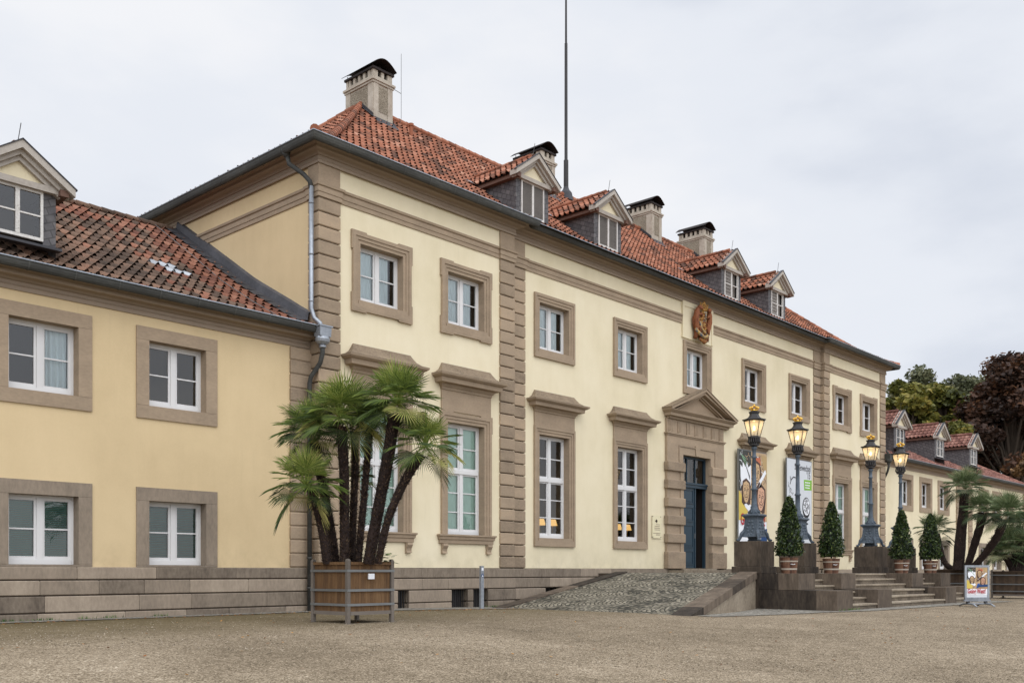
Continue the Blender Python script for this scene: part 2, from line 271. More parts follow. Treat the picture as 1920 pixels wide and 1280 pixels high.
# ---------------------------------------------------------------- mesh builder
class MB:
    def __init__(s): s.v = []; s.f = []; s.a = []; s.m = []; s.slot = 0
    def face(s, pts, var=0.5):
        b = len(s.v); s.v += [tuple(p) for p in pts]; s.f.append(tuple(range(b, b + len(pts)))); s.a.append(var); s.m.append(s.slot)
    def add(s, vs, fs, var=0.5):
        b = len(s.v); s.v += [tuple(p) for p in vs]
        for f in fs: s.f.append(tuple(i + b for i in f)); s.a.append(var); s.m.append(s.slot)
    def box(s, x0, x1, y0, y1, z0, z1, var=None):
        if var is None: var = rnd.random()
        s.add([(x0, y0, z0), (x1, y0, z0), (x1, y1, z0), (x0, y1, z0), (x0, y0, z1), (x1, y0, z1), (x1, y1, z1), (x0, y1, z1)],
              [(0, 3, 2, 1), (4, 5, 6, 7), (0, 1, 5, 4), (1, 2, 6, 5), (2, 3, 7, 6), (3, 0, 4, 7)], var)
    def block(s, x0, x1, y0, y1, z0, z1, ch=0.02, var=None):
        """stone block whose top and bottom edges are chamfered (V joints) """
        if var is None: var = rnd.random()
        L = [(z0, ch), (z0 + ch, 0), (z1 - ch, 0), (z1, ch)]; vs = []
        for z, i in L: vs += [(x0 + i, y0 + i, z), (x1 - i, y0 + i, z), (x1 - i, y1 - i, z), (x0 + i, y1 - i, z)]
        fs = [(0, 3, 2, 1), (12, 13, 14, 15)]
        for k in range(3):
            for j in range(4): fs.append((k * 4 + j, k * 4 + (j + 1) % 4, k * 4 + 4 + (j + 1) % 4, k * 4 + 4 + j))
        s.add(vs, fs, var)
    def frustum(s, cx, cy, z0, z1, a0, b0, a1, b1, var=0.5):
        s.add([(cx - a0, cy - b0, z0), (cx + a0, cy - b0, z0), (cx + a0, cy + b0, z0), (cx - a0, cy + b0, z0), (cx - a1, cy - b1, z1), (cx + a1, cy - b1, z1), (cx + a1, cy + b1, z1), (cx - a1, cy + b1, z1)],
              [(0, 3, 2, 1), (4, 5, 6, 7), (0, 1, 5, 4), (1, 2, 6, 5), (2, 3, 7, 6), (3, 0, 4, 7)], var)
    def extr(s, poly, y0, y1, var=0.5):
        n = len(poly); vs = [(x, y0, z) for x, z in poly] + [(x, y1, z) for x, z in poly]
        s.add(vs, [tuple(range(n)), tuple(range(2 * n - 1, n - 1, -1))] + [(i, i + n, (i + 1) % n + n, (i + 1) % n) for i in range(n)], var)
    def extrx(s, poly, x0, x1, var=0.5):
        n = len(poly); vs = [(x0, y, z) for y, z in poly] + [(x1, y, z) for y, z in poly]
        s.add(vs, [tuple(range(n)), tuple(range(2 * n - 1, n - 1, -1))] + [(i, i + n, (i + 1) % n + n, (i + 1) % n) for i in range(n)], var)
    def sweep(s, prof, path, var=0.5, caps=True):
        P = [Vector(p) for p in path]; n = len(P); nm = []
        for i in range(n - 1):
            d = (P[i + 1] - P[i]).normalized(); nm.append(Vector((d.y, -d.x)))
        off = []
        for i in range(n):
            a = nm[max(i - 1, 0)]; b = nm[min(i, n - 2)]; off.append((a + b) / (1 + a.dot(b)))
        k = len(prof); vs = []
        for i in range(n):
            for o_, z in prof: vs.append((P[i].x + off[i].x * o_, P[i].y + off[i].y * o_, z))
        fs = []
        for i in range(n - 1):
            for j in range(k - 1): fs.append((i * k + j, (i + 1) * k + j, (i + 1) * k + j + 1, i * k + j + 1))
        if caps: fs += [tuple(range(k)), tuple(range(n * k - 1, (n - 1) * k - 1, -1))]
        s.add(vs, fs, var)
    def tube(s, path, rad, n=8, var=0.5, caps=True):
        P = [Vector(p) for p in path]; rs = rad if isinstance(rad, (list, tuple)) else [rad] * len(P); vs = []; fs = []
        prev = None
        for i, p in enumerate(P):
            d = ((P[min(i + 1, len(P) - 1)] - P[max(i - 1, 0)])).normalized()
            if prev is None:
                a = d.orthogonal().normalized()
            else:
                a = (prev - d * prev.dot(d)); a = a.normalized() if a.length > 1e-6 else d.orthogonal().normalized()
            prev = a; b = d.cross(a)
            for k in range(n):
                t_ = 2 * math.pi * k / n; vs.append(p + (a * math.cos(t_) + b * math.sin(t_)) * rs[i])
        for i in range(len(P) - 1):
            for k in range(n): fs.append((i * n + k, i * n + (k + 1) % n, (i + 1) * n + (k + 1) % n, (i + 1) * n + k))
        if caps: fs += [tuple(range(n - 1, -1, -1)), tuple(range((len(P) - 1) * n, len(P) * n))]
        s.add(vs, fs, var)
    def lathe(s, prof, cx, cy, n=16, var=0.5, phase=0.0, sq=1.0):
        vs = []; fs = []
        for r_, z in prof:
            for k in range(n):
                t_ = 2 * math.pi * (k + phase) / n; vs.append((cx + r_ * math.cos(t_), cy + r_ * math.sin(t_) * sq, z))
        for i in range(len(prof) - 1):
            for k in range(n): fs.append((i * n + k, i * n + (k + 1) % n, (i + 1) * n + (k + 1) % n, (i + 1) * n + k))
        fs += [tuple(range(n - 1, -1, -1)), tuple(range((len(prof) - 1) * n, len(prof) * n))]
        s.add(vs, fs, var)
    def ball(s, c, r, n=8, m_=6, var=0.5, jit=0.0):
        rx, ry, rz = r if isinstance(r, (tuple, list)) else (r, r, r); vs = []; fs = []
        for i in range(m_ + 1):
            ph = math.pi * i / m_ - math.pi / 2
            for k in range(n):
                t_ = 2 * math.pi * k / n; q = 1 + rnd.uniform(-jit, jit)
                vs.append((c[0] + rx * q * math.cos(ph) * math.cos(t_), c[1] + ry * q * math.cos(ph) * math.sin(t_), c[2] + rz * q * math.sin(ph)))
        for i in range(m_):
            for k in range(n): fs.append((i * n + k, i * n + (k + 1) % n, (i + 1) * n + (k + 1) % n, (i + 1) * n + k))
        s.add(vs, fs, var)
    def build(s, name, mat, parent=None, smooth=False):
        me = bpy.data.meshes.new(name)
        off = world_loc(parent)
        me.from_pydata([(v[0] - off.x, v[1] - off.y, v[2] - off.z) for v in s.v], [], s.f)
        at = me.attributes.new('var', 'FLOAT', 'FACE'); at.data.foreach_set('value', np.array(s.a, dtype=np.float32))
        for mm in (mat if isinstance(mat, (list, tuple)) else [mat]): me.materials.append(M[mm] if isinstance(mm, str) else mm)
        if max(s.m, default=0) > 0: me.polygons.foreach_set('material_index', np.array(s.m, dtype=np.int32))
        if smooth: me.polygons.foreach_set('use_smooth', np.ones(len(s.f), dtype=bool))
        me.update()
        o_ = bpy.data.objects.new(name, me); C.objects.link(o_)
        if parent: o_.parent = parent
        return o_
def world_loc(p):
    v = Vector((0, 0, 0))
    while p: v += Vector(p.location); p = p.parent
    return v
def empty(name, loc):
    o_ = bpy.data.objects.new(name, None); C.objects.link(o_); o_.location = loc; o_.empty_display_size = 0.2; return o_
def tag(o_, label=None, cat=None, group=None, kind=None):
    if label: o_['label'] = label
    if cat: o_['category'] = cat
    if group: o_['group'] = group
    if kind: o_['kind'] = kind
    return o_
def copy_tree(o_, parent=None, dx=Vector((0, 0, 0))):
    c = o_.copy(); C.objects.link(c)
    for k in list(c.keys()):
        if k in ('label',): del c[k]
    if parent: c.parent = parent
    else: c.location = Vector(o_.location) + dx
    for ch in o_.children: copy_tree(ch, c)
    return c

# ---------------------------------------------------------------- ground
def gz(x, y):
    def ss(a): a = max(0, min(1, a)); return a * a * (3 - 2 * a)
    return -0.93 - 0.11 * ss((x - 1) / 9) - 0.06 * ss((x - 20) / 15) - 0.45 * ss((-y - 4.5) / 13) * ss((13 - x) / 14) - 0.15 * ss((-y - 7.5) / 12)
xs = sorted(set([-400, -200, -100, -60, -40] + [i * 1.0 for i in range(-30, 61)] + [80, 120, 200, 300, 500]))
ys = sorted(set([-400, -200, -100, -60] + [i * 0.75 for i in range(-60, 4)] + [3, 6, 15, 30, 60, 120, 250, 500]))
g = MB(); idx = {}
for i, x in enumerate(xs):
    for j, y in enumerate(ys): g.v.append((x, y, gz(x, y)))
ny = len(ys)
for i in range(len(xs) - 1):
    for j in range(ny - 1): g.f.append((i * ny + j, (i + 1) * ny + j, (i + 1) * ny + j + 1, i * ny + j + 1)); g.a.append(0.5); g.m.append(0)
tag(g.build('ground', 'gravel', None, True), kind='structure')
def strip(name, outline_pts, mat, dz=0.012):
    """paving laid on the ground: list of (x, y_far, y_near) stations"""
    mb = MB()
    for (x0, a0, b0), (x1, a1, b1) in zip(outline_pts[:-1], outline_pts[1:]):
        n = max(1, int((x1 - x0) / 1.0))
        for i in range(n):
            t0, t1 = i / n, (i + 1) / n
            q = lambda t_: (x0 + (x1 - x0) * t_, a0 + (a1 - a0) * t_, b0 + (b1 - b0) * t_)
            (xa, fa, na), (xb, fb, nb) = q(t0), q(t1)
            mb.face([(xa, na, gz(xa, na) + dz), (xb, nb, gz(xb, nb) + dz), (xb, fb, gz(xb, fb) + dz), (xa, fa, gz(xa, fa) + dz)])
    return tag(mb.build(name, mat, None), kind='structure')
strip('pavement_strip', [(-30, 0.42, -0.25), (-0.3, 0.42, -0.3), (0, 0.1, -0.75), (5.0, 0.1, -1.6), (7.0, 0.1, -1.6)], 'setts')
strip('pavement_strip', [(5.3, -6.95, -7.4), (8.0, -6.3, -7.6), (10.0, -5.7, -7.8), (10.9, -5.4, -8.1), (12.0, -7.73, -8.35), (23.5, -7.73, -8.6)], 'setts')
strip('pavement_strip', [(34, 0.42, -0.3), (59, 0.42, -0.3)], 'setts')

# ---------------------------------------------------------------- roof tiles
SH = lambda t_: np.where(t_ > 0.5, 0.042 * np.sin(np.pi * np.clip((t_ - 0.5) / 0.5, 0, 1)), -0.012 * np.sin(np.pi * np.clip(t_ / 0.5, 0, 1)))
def tile_roof(name, O, S, Rv, prof, s0, s1, mats, parent, lo=None, hi=None, tw=0.225, rl=0.37, slotf=None, varf=None, lift0=0.0, seed=1, rmin=None):
    rg = np.random.default_rng(abs(int(seed)))
    pr = np.array(prof, dtype=float); seg = np.hypot(np.diff(pr[:, 0]), np.diff(pr[:, 1])); arc = np.concatenate([[0], np.cumsum(seg)])
    nrow = int(math.ceil(arc[-1] / rl)); nx = 8; tt = np.linspace(0, 1, nx + 1); h = SH(tt)
    ncol = int(math.ceil((s1 - s0) / tw)); O = np.array(O, float); S = np.array(S, float); Rv = np.array(Rv, float); Z = np.array([0, 0, 1.0])
    V = []; Fc = []; A = []; MI = []; base = 0
    for k in range(nrow):
        aa, ab = k * rl, min((k + 1) * rl, arc[-1])
        ra, rb = np.interp([aa, ab], arc, pr[:, 0]); za, zb = np.interp([aa, ab], arc, pr[:, 1])
        L = math.hypot(rb - ra, zb - za) + 1e-6; nrm = (-Rv * (zb - za) + Z * (rb - ra)) / L
        js = np.arange(ncol); sc = s0 + (js + 0.5) * tw; rm = (ra + rb) / 2
        keep = np.ones(ncol, bool)
        if lo: keep &= sc > lo(rm) - tw * 0.6
        if hi: keep &= sc < hi(rm) + tw * 0.6
        js = js[keep]; n = len(js)
        if n == 0: continue
        s_ = s0 + (js[:, None] + tt[None, :] * 1.0) * tw
        jit = rg.normal(0, 0.004, (n, 1)); jr = rg.normal(0, 0.006, (n, 1))
        lines = []
        dr_ = 0.05 * (rb - ra) / L; dz_ = 0.05 * (zb - za) / L
        for r_, z_, lf, jj in ((ra, za, 0.0, 0), (ra, za, 0.030, 1), (rb + dr_, zb + dz_, 0.002, 0)):
            sv = s_.copy()
            if lo: sv = np.maximum(sv, lo(r_))
            if hi: sv = np.minimum(sv, hi(r_))
            lf_ = lift0 + lf + h[None, :] * (1.45 if lf > 0.02 else (1.0 if lf == 0 else 0.7)) + jit
            rr = r_ - jr * (lf > 0.02) - 0.01 * (lf > 0.02) + 0 * sv; zz = z_ + 0 * sv
            if rmin: rr = np.maximum(rr, rmin(sv)); zz = np.maximum(zz, np.interp(rr, pr[:, 0], pr[:, 1]))
            P = O + sv[..., None] * S + rr[..., None] * Rv + zz[..., None] * Z + lf_[..., None] * nrm
            lines.append(P)
        blk = np.stack(lines, 1)  # n,3,nx+1,3
        V.append(blk.reshape(-1, 3))
        q = np.arange(n)[:, None, None] * (3 * (nx + 1)) + base
        li = np.array([0, 1])[None, :, None] * (nx + 1); ii = np.arange(nx)[None, None, :]
        a = (q + li + ii).reshape(n, -1)[:, np.r_[0:nx // 2, nx:2 * nx]]
        Fc.append(np.stack([a, a + 1, a + 1 + nx + 1, a + nx + 1], -1).reshape(-1, 4))
        vv = rg.random(n)
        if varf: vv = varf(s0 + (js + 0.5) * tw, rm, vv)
        A.append(np.repeat(vv, nx // 2 + nx))
        mi = slotf(s0 + (js + 0.5) * tw, rm, rg) if slotf else np.zeros(n, int)
        MI.append(np.repeat(mi, nx // 2 + nx)); base += n * 3 * (nx + 1)
        dk = []
        for r_, z_ in ((ra, za), (rb, zb)):
            sa = max(s0, lo(r_)) if lo else s0; sb = min(s1, hi(r_)) if hi else s1
            for sv in (sa, sb): dk.append(O + sv * S + r_ * Rv + z_ * Z - 0.035 * nrm)
        V.append(np.array(dk)); Fc.append(np.array([[base, base + 1, base + 3, base + 2]])); A.append(np.array([0.1])); MI.append(np.array([len(mats)])); base += 4
    V = np.concatenate(V); Fc = np.concatenate(Fc); A = np.concatenate(A); MI = np.concatenate(MI)
    off = world_loc(parent); V = V - np.array([off.x, off.y, off.z])
    me = bpy.data.meshes.new(name); me.vertices.add(len(V)); me.vertices.foreach_set('co', V.astype(np.float32).ravel())
    me.loops.add(Fc.size); me.loops.foreach_set('vertex_index', Fc.astype(np.int32).ravel())
    me.polygons.add(len(Fc)); me.polygons.foreach_set('loop_start', (np.arange(len(Fc)) * 4).astype(np.int32))
    at = me.attributes.new('var', 'FLOAT', 'FACE'); at.data.foreach_set('value', A.astype(np.float32))
    for mm in list(mats) + ['deck_and_shade']: me.materials.append(M[mm])
    me.polygons.foreach_set('material_index', MI.astype(np.int32))
    me.update(calc_edges=True)
    o_ = bpy.data.objects.new(name, me); C.objects.link(o_); o_.parent = parent
    return o_
def ridge_tiles(name, pts, r_, mat, parent, step=0.33):
    mb = MB(); P = [Vector(p) for p in pts]; cum = [0]
    for a, b in zip(P[:-1], P[1:]): cum.append(cum[-1] + (b - a).length)
    def at(s_):
        s_ = max(0, min(cum[-1], s_))
        for i in range(len(P) - 1):
            if s_ <= cum[i + 1] + 1e-9: return P[i].lerp(P[i + 1], (s_ - cum[i]) / (cum[i + 1] - cum[i]))
        return P[-1]
    n = int(cum[-1] / step)
    for i in range(n):
        a, b = at(i * step - 0.02), at((i + 1) * step)
        mb.tube([a, b], [r_ * 1.12, r_ * 0.94], 10, rnd.random())
    return mb.build(name, mat, parent, False)

# ---------------------------------------------------------------- window
def ring(mb, cx, a0, a1, z0, z1, b, y0, y1):
    """rectangular stone ring: outer half width a0 / z0..z1, inner half width a1 with band b"""
    w = a0 - a1
    mb.box(cx - a0, cx + a0, y0, y1, z1 - b, z1, rnd.uniform(.35, .65)); mb.box(cx - a0, cx + a0, y0, y1, z0, z0 + b, rnd.uniform(.3, .6))
    mb.box(cx - a0, cx - a1, y0, y1, z0 + b, z1 - b, rnd.uniform(.35, .65)); mb.box(cx + a1, cx + a0, y0, y1, z0 + b, z1 - b, rnd.uniform(.35, .65))
def window(parent, cx, yw, hw, z0, z1, style, fill, stone='stone'):
    """hw, z0..z1: the stone opening; yw: wall face"""
    yg = yw + 0.2
    f = MB(); T = 0.055; y0, y1 = yg, yg + 0.07
    f.box(cx - hw, cx - hw + T, y0, y1, z0, z1); f.box(cx + hw - T, cx + hw, y0, y1, z0, z1)
    f.box(cx - hw + T, cx + hw - T, y0, y1, z1 - T, z1); f.box(cx - hw + T, cx + hw - T, y0 - 0.02, y1, z0, z0 + 0.09)
    def sash(za, zb, nrows):
        q = 0.045
        f.box(cx - 0.055, cx + 0.055, y0 - 0.012, y1, za, zb)
        for sx0, sx1 in ((cx - hw + T, cx - 0.055), (cx + 0.055, cx + hw - T)):
            f.box(sx0, sx0 + q, y0 + 0.012, y1 - 0.01, za, zb); f.box(sx1 - q, sx1, y0 + 0.012, y1 - 0.01, za, zb)
            f.box(sx0 + q, sx1 - q, y0 + 0.012, y1 - 0.01, zb - q, zb); f.box(sx0 + q, sx1 - q, y0 + 0.012, y1 - 0.01, za, za + q + 0.02)
            for i in range(1, nrows):
                z = za + (zb - za) * i / nrows; f.box(sx0 + q, sx1 - q, y0 + 0.018, y1 - 0.014, z - 0.014, z + 0.014)
    if style.startswith('tall'):
        zt = z0 + (z1 - z0) * 0.57
        sash(z0 + 0.09, zt - 0.05, 3); sash(zt + 0.05, z1 - T, 2)
        f.box(cx - hw + T, cx + hw - T, y0 - 0.03, y1, zt - 0.05, zt + 0.05)
    else: sash(z0 + 0.09, z1 - T, 2)
    win = f.build('window', 'white', parent)
    g_ = MB(); g_.face([(cx - hw + T, y0 + 0.04, z0 + 0.09), (cx + hw - T, y0 + 0.04, z0 + 0.09), (cx + hw - T, y0 + 0.04, z1 - T), (cx - hw + T, y0 + 0.04, z1 - T)])
    g_.build('pane', 'glass', win)
    s = MB()
    if style == 'wing':
        ys_ = yw - 0.035; b = 0.27
        # four stones with visible joints
        s.box(cx - hw - b, cx + hw + b, ys_, yg + .03, z1, z1 + b, .5); s.box(cx - hw - b, cx - hw, ys_, yg + .03, z0, z1 - 0.004, .62); s.box(cx + hw, cx + hw + b, ys_, yg + .03, z0, z1 - 0.004, .56)
        zb = max(z0 - b, 0.095)
        if zb < z0 - .01: s.box(cx - hw - b, cx + hw + b, ys_, yg + .03, zb, z0 - .004, .45)
    else:
        b = 0.25
        bot = 0.25 if style != 'tall_sill' else 0.0
        s_o = yw - 0.07
        for k, (bo, bi, y) in enumerate(((b, 0.165, s_o), (0.165, 0.085, s_o + 0.022), (0.085, 0.0, s_o + 0.044))):
            a0, a1 = hw + bo, hw + bi
            zb0 = z0 - (bot if k == 0 else (bo if bot else 0)); zb1 = z0 - (bi if bot else 0)
            yy = yg + 0.03 if k == 2 else yw + 0.02
            s.box(cx - a0, cx + a0, y, yy, z1 + bi, z1 + bo, rnd.uniform(.4, .6)); s.box(cx - a0, cx - a1, y, yy, zb1, z1 + bi, rnd.uniform(.4, .6)); s.box(cx + a1, cx + a0, y, yy, zb1, z1 + bi, rnd.uniform(.4, .6))
            if bot and k == 0: s.box(cx - a0, cx + a0, y, yy, z0 - bot, zb1, rnd.uniform(.4, .55))
            if bot and k == 1: s.box(cx - a0, cx + a0, s_o, yw + .02, z0 - bo, zb1, .5)
            if bot and k == 2: s.box(cx - a0, cx + a0, s_o, yy, z0 - bo, z0, .5)
        if style in ('ear', 'tall_sill'):
            e = 0.035; h_ = 0.42
            for sg in (-1, 1):
                x0, x1 = sorted((cx + sg * (hw + b), cx + sg * (hw + b + e)))
                s.box(x0, x1, s_o + .003, yw + 0.02, z1 + b - h_, z1 + b + e, .5)
                x0, x1 = sorted((cx + sg * (hw + b), cx + sg * (hw + b - h_)))
                s.box(x0, x1, s_o + .003, yw + 0.02, z1 + b, z1 + b + e, .5)
                if style == 'ear':
                    x0, x1 = sorted((cx + sg * (hw + b), cx + sg * (hw + b + e)))
                    s.box(x0, x1, s_o + .003, yw + 0.02, z0 - b - e, z0 - b + h_, .5)
                    x0, x1 = sorted((cx + sg * (hw + b), cx + sg * (hw + b - h_)))
                    s.box(x0, x1, s_o + .003, yw + 0.02, z0 - b - e, z0 - b, .5)
    s.build('stone_surround', stone, win)
    if style.startswith('tall'):
        top = 5.46 if style == 'tall_sill' else 5.30; zb = 4.80 if style == 'tall_sill' else 4.71; k_ = (top - zb) / .81
        fz = MB(); fz.box(cx - 0.94, cx + 0.94, yw - 0.045, yw + 0.02, z1 + b + (0.036 if style == 'tall_sill' else 0.002), zb + .01, .55); fz.build('frieze_panel', stone, win)
        a = 0.92; Z_ = lambda q_: zb + q_ * k_
        h1 = MB(); pth = [(cx - a, yw + 0.02), (cx - a, yw - 0.04), (cx + a, yw - 0.04), (cx + a, yw + 0.02)]
        h1.sweep([(0, zb), (.03, Z_(.02)), (.035, Z_(.09)), (.07, Z_(.13)), (.09, Z_(.2)), (.23, Z_(.215)), (.245, Z_(.36)), (.29, Z_(.375)), (.345, Z_(.43)), (.35, Z_(.468))], pth, .45)
        h1.build('hood_moulding', stone, win)
        h2 = MB(); h2.sweep([(.352, Z_(.468)), (.352, Z_(.488)), (.22, Z_(.54)), (.11, Z_(.62) + .02), (.035, Z_(.74) + .04), (.0, Z_(.81) + .05), (-.03, Z_(.81) + .05)], pth, .5); h2.build('hood_cap', 'cap', win)
    if style == 'tall_sill':
        sl = MB(); pth = [(cx - hw - b - .04, yw + .02), (cx - hw - b - .04, yw - .03), (cx + hw + b + .04, yw - .03), (cx + hw + b + .04, yw + .02)]
        sl.sweep([(0, z0 - .26), (.03, z0 - .25), (.035, z0 - .15), (.06, z0 - .14), (.07, z0 - .07), (.10, z0 - .05), (.10, z0 - .01), (0, z0 - .002), (-.1, z0)], pth, .45); sl.build('sill', stone, win)
        for sg in (-1, 1):
            bx = cx + sg * (hw + b - .1); k = MB()
            k.extrx([(yw + .02, z0 - .26), (yw - .11, z0 - .26), (yw - .12, z0 - .32), (yw - .07, z0 - .40), (yw - .06, z0 - .46), (yw - .09, z0 - .52), (yw + .02, z0 - .53)], bx - .085, bx + .085, .5)
            k.build('bracket', stone, win)
    # what hangs behind the pane
    yb = yg + 0.085
    if fill == 'curtain':
        c_ = MB(); x0, x1 = cx - hw, cx + hw * 0.62; n = 26
        for i in range(n):
            xa, xb = x0 + (x1 - x0) * i / n, x0 + (x1 - x0) * (i + 1) / n
            ya, yc = yb + 0.012 * math.sin(i * 1.9), yb + 0.012 * math.sin((i + 1) * 1.9)
            c_.face([(xa, ya, z0), (xb, yc, z0), (xb, yc, z1), (xa, ya, z1)], rnd.random())
        c_.build('curtain', 'curtain', win)
    elif fill == 'green':
        c_ = MB(); c_.face([(cx - hw, yb, z0), (cx + hw, yb, z0), (cx + hw, yb, z1), (cx - hw, yb, z1)]); c_.build('blind', 'blind_green', win)
    elif fill == 'venetian':
        c_ = MB(); z = z0 + .05
        while z < z1 - .03:
            c_.face([(cx - hw, yb - .018, z), (cx + hw, yb - .018, z), (cx + hw, yb + .016, z + .03), (cx - hw, yb + .016, z + .03)], rnd.uniform(.3, .7)); z += 0.036
        c_.build('blind', 'venetian', win)
    elif fill in ('drape', 'drape_dark'):
        c_ = MB(); n = 14
        for a_, b_ in (((-hw, -hw * .55),) if fill == 'drape_dark' else ((hw * .25, hw),)):
            for i in range(n):
                xa, xb = cx + a_ + (b_ - a_) * i / n, cx + a_ + (b_ - a_) * (i + 1) / n
                ya, yc = yb + .05 + 0.03 * math.sin(i * 2.1), yb + .05 + 0.03 * math.sin((i + 1) * 2.1)
                c_.face([(xa, ya, z0), (xb, yc, z0), (xb, yc, z1), (xa, ya, z1)], rnd.random())
        c_.build('curtain', 'curtain' if fill == 'drape' else 'curtain_dark', win)
    return win

def wall_y(mb, x0, x1, z0, z1, y, holes):
    xsx = sorted(set([x0, x1] + [h[0] for h in holes] + [h[1] for h in holes])); zs = sorted(set([z0, z1] + [h[2] for h in holes] + [h[3] for h in holes]))
    for a, b in zip(xsx[:-1], xsx[1:]):
        for c, d in zip(zs[:-1], zs[1:]):
            mx_, mz = (a + b) / 2, (c + d) / 2
            if any(h[0] < mx_ < h[1] and h[2] < mz < h[3] for h in holes): continue
            if mx_ < x0 or mx_ > x1 or mz < z0 or mz > z1: continue
            mb.face([(a, y, c), (b, y, c), (b, y, d), (a, y, d)])
def plinth_rows(mb, x0, x1, y, rows, holes=(), lmin=0.9, lmax=2.0, depth=0.12):
    for za, zb in rows:
        cuts = [x0]; x = x0
        while x < x1 - 0.4:
            x = min(x1, x + rnd.uniform(lmin, lmax))
            if x1 - x < 0.5: x = x1
            cuts.append(x)
        if cuts[-1] < x1: cuts.append(x1)
        for h in holes:
            if h[2] < zb and h[3] > za: cuts += [h[0], h[1]]
        cuts = sorted(set(cuts))
        for a, b in zip(cuts[:-1], cuts[1:]):
            if b - a < 0.03: continue
            if any(h[0] - .01 < (a + b) / 2 < h[1] + .01 and h[2] < zb and h[3] > za for h in holes): continue
            mb.block(a + .004, b - .004, y, y + depth, za + .012, zb - .012, 0.014, rnd.random())

# ================================================================ main building
MAINLEN = 33.7; XC = 16.86
YB = 12.5   # back wall
pal = empty('palace_building', (XC, 6.2, -0.95))
tag(pal, 'cream two storey palace building with red tiled hip roof, sandstone quoins and pedimented doorway', 'building')
UP = [1.95, 4.91, 8.82, 12.72, 16.86, 21.0, 24.9, 28.78, 31.72]
RESS = lambda x: x < 7 or x > 26.8
YR, YCT = 0.05, 0.21           # wall planes: end pavilions / centre
ZP = 0.10
holes_r = lambda lst, hw, z0, z1: [(c - hw - .04, c + hw + .04, z0 - .04, z1 + .04) for c in lst]
upR = [c for c in UP if RESS(c)]; upC = [c for c in UP if not RESS(c)]
gC = [c for c in upC if c != 16.86]
w = MB()
hR = holes_r(upR, .69, 6.59, 7.97) + holes_r(upR, .70, 1.0, 3.98)
wall_y(w, 0.04, 6.83, ZP, 9.7, YR, [h for h in hR if h[0] < 10]); wall_y(w, 26.9, 33.66, ZP, 9.7, YR, [h for h in hR if h[0] > 10])
DX0, DX1 = 15.81, 17.66   # door opening
hC = holes_r(upC, .69, 6.60, 7.98) + holes_r(gC, .70, 1.0, 4.07) + [(DX0 - .05, DX1 + .05, ZP, 4.16)]
wall_y(w, 6.83, 26.9, ZP, 9.7, YCT, hC)
w.face([(6.80, YR, ZP), (6.80, YCT, ZP), (6.80, YCT, 9.7), (6.80, YR, 9.7)]); w.face([(26.94, YR, ZP), (26.94, YCT, ZP), (26.94, YCT, 9.7), (26.94, YR, 9.7)])
w.face([(MAINLEN - .04, YR, -1.2), (MAINLEN - .04, YB, -1.2), (MAINLEN - .04, YB, 9.7), (MAINLEN - .04, YR, 9.7)])
w.face([(.04, YB, -1.2), (MAINLEN - .04, YB, -1.2), (MAINLEN - .04, YB, 9.7), (.04, YB, 9.7)])
w.box(15.83, 17.88, YCT - .05, YCT - .001, 8.3, 9.6, .5)
w.box(15.83, 15.93, YCT - .075, YCT - .051, 8.3, 9.6, .5); w.box(17.78, 17.88, YCT - .075, YCT - .051, 8.3, 9.6, .5); w.box(15.93, 17.78, YCT - .075, YCT - .051, 9.42, 9.6, .5)
w.build('wall', 'plaster', pal)
ws = MB(); ws.face([(.04, YR, -1.2), (.04, YB, -1.2), (.04, YB, 9.7), (.04, YR, 9.7)]); ws.build('side_wall', 'plaster2', pal)
# interior partition seen through the lower windows, and floor slab
it = MB(); it.face([(.1, 3.6, ZP), (33.6, 3.6, ZP), (33.6, 3.6, 5.4), (.1, 3.6, 5.4)]); it.build('inner_wall', 'brown_wall', pal)
it = MB(); it.box(.1, 33.6, .6, 12.4, 5.3, 5.5); it.box(.1, 33.6, .6, 12.4, -.1, .1); it.build('floor_slab', 'joint', pal)

# plinth
rows = [(-1.25, -.80), (-.80, -.47), (-.47, -.17), (-.17, .10)]
BW = [(2.42, 2.78), (4.30, 4.91), (5.12, 5.70), (8.15, 9.0)]
hB = [(a, b, -.80, -.47) for a, b in BW] + [(a, b, -1.0, -.80) for a, b in BW[:3]]
pl = MB()
plinth_rows(pl, .0, 6.83, -.03, rows, hB); plinth_rows(pl, 6.83, 15.0, .13, rows, hB); plinth_rows(pl, 18.7, 26.9, .13, rows); plinth_rows(pl, 26.9, 33.7, -.03, rows)
plinth_rows(pl, 15.0, 18.7, .13, [(-.17, .10)])
pl.build('plinth', 'stone_grey', pal)
pb = MB()
for x0, x1, y in ((0, 6.83, .0), (6.83, 26.9, .16), (26.9, 33.7, .0)): wall_y(pb, x0, x1, -1.25, .09, y, [(a + .02, b - .02, -.99, -.48) for a, b in BW if x0 < a < x1])
pb.build('plinth_joint', 'joint', pal)
for a, b in BW:
    y = .02 if a < 6.8 else .18; q = MB()
    q.face([(a, y + .22, -1.0), (b, y + .22, -1.0), (b, y + .22, -.47), (a, y + .22, -.47)]); n = int((b - a) / .07)
    for i in range(1, n): q.box(a + (b - a) * i / n - .008, a + (b - a) * i / n + .008, y + .06, y + .08, -1.0, -.47)
    q.build('basement_grille', 'iron_dark', pal)
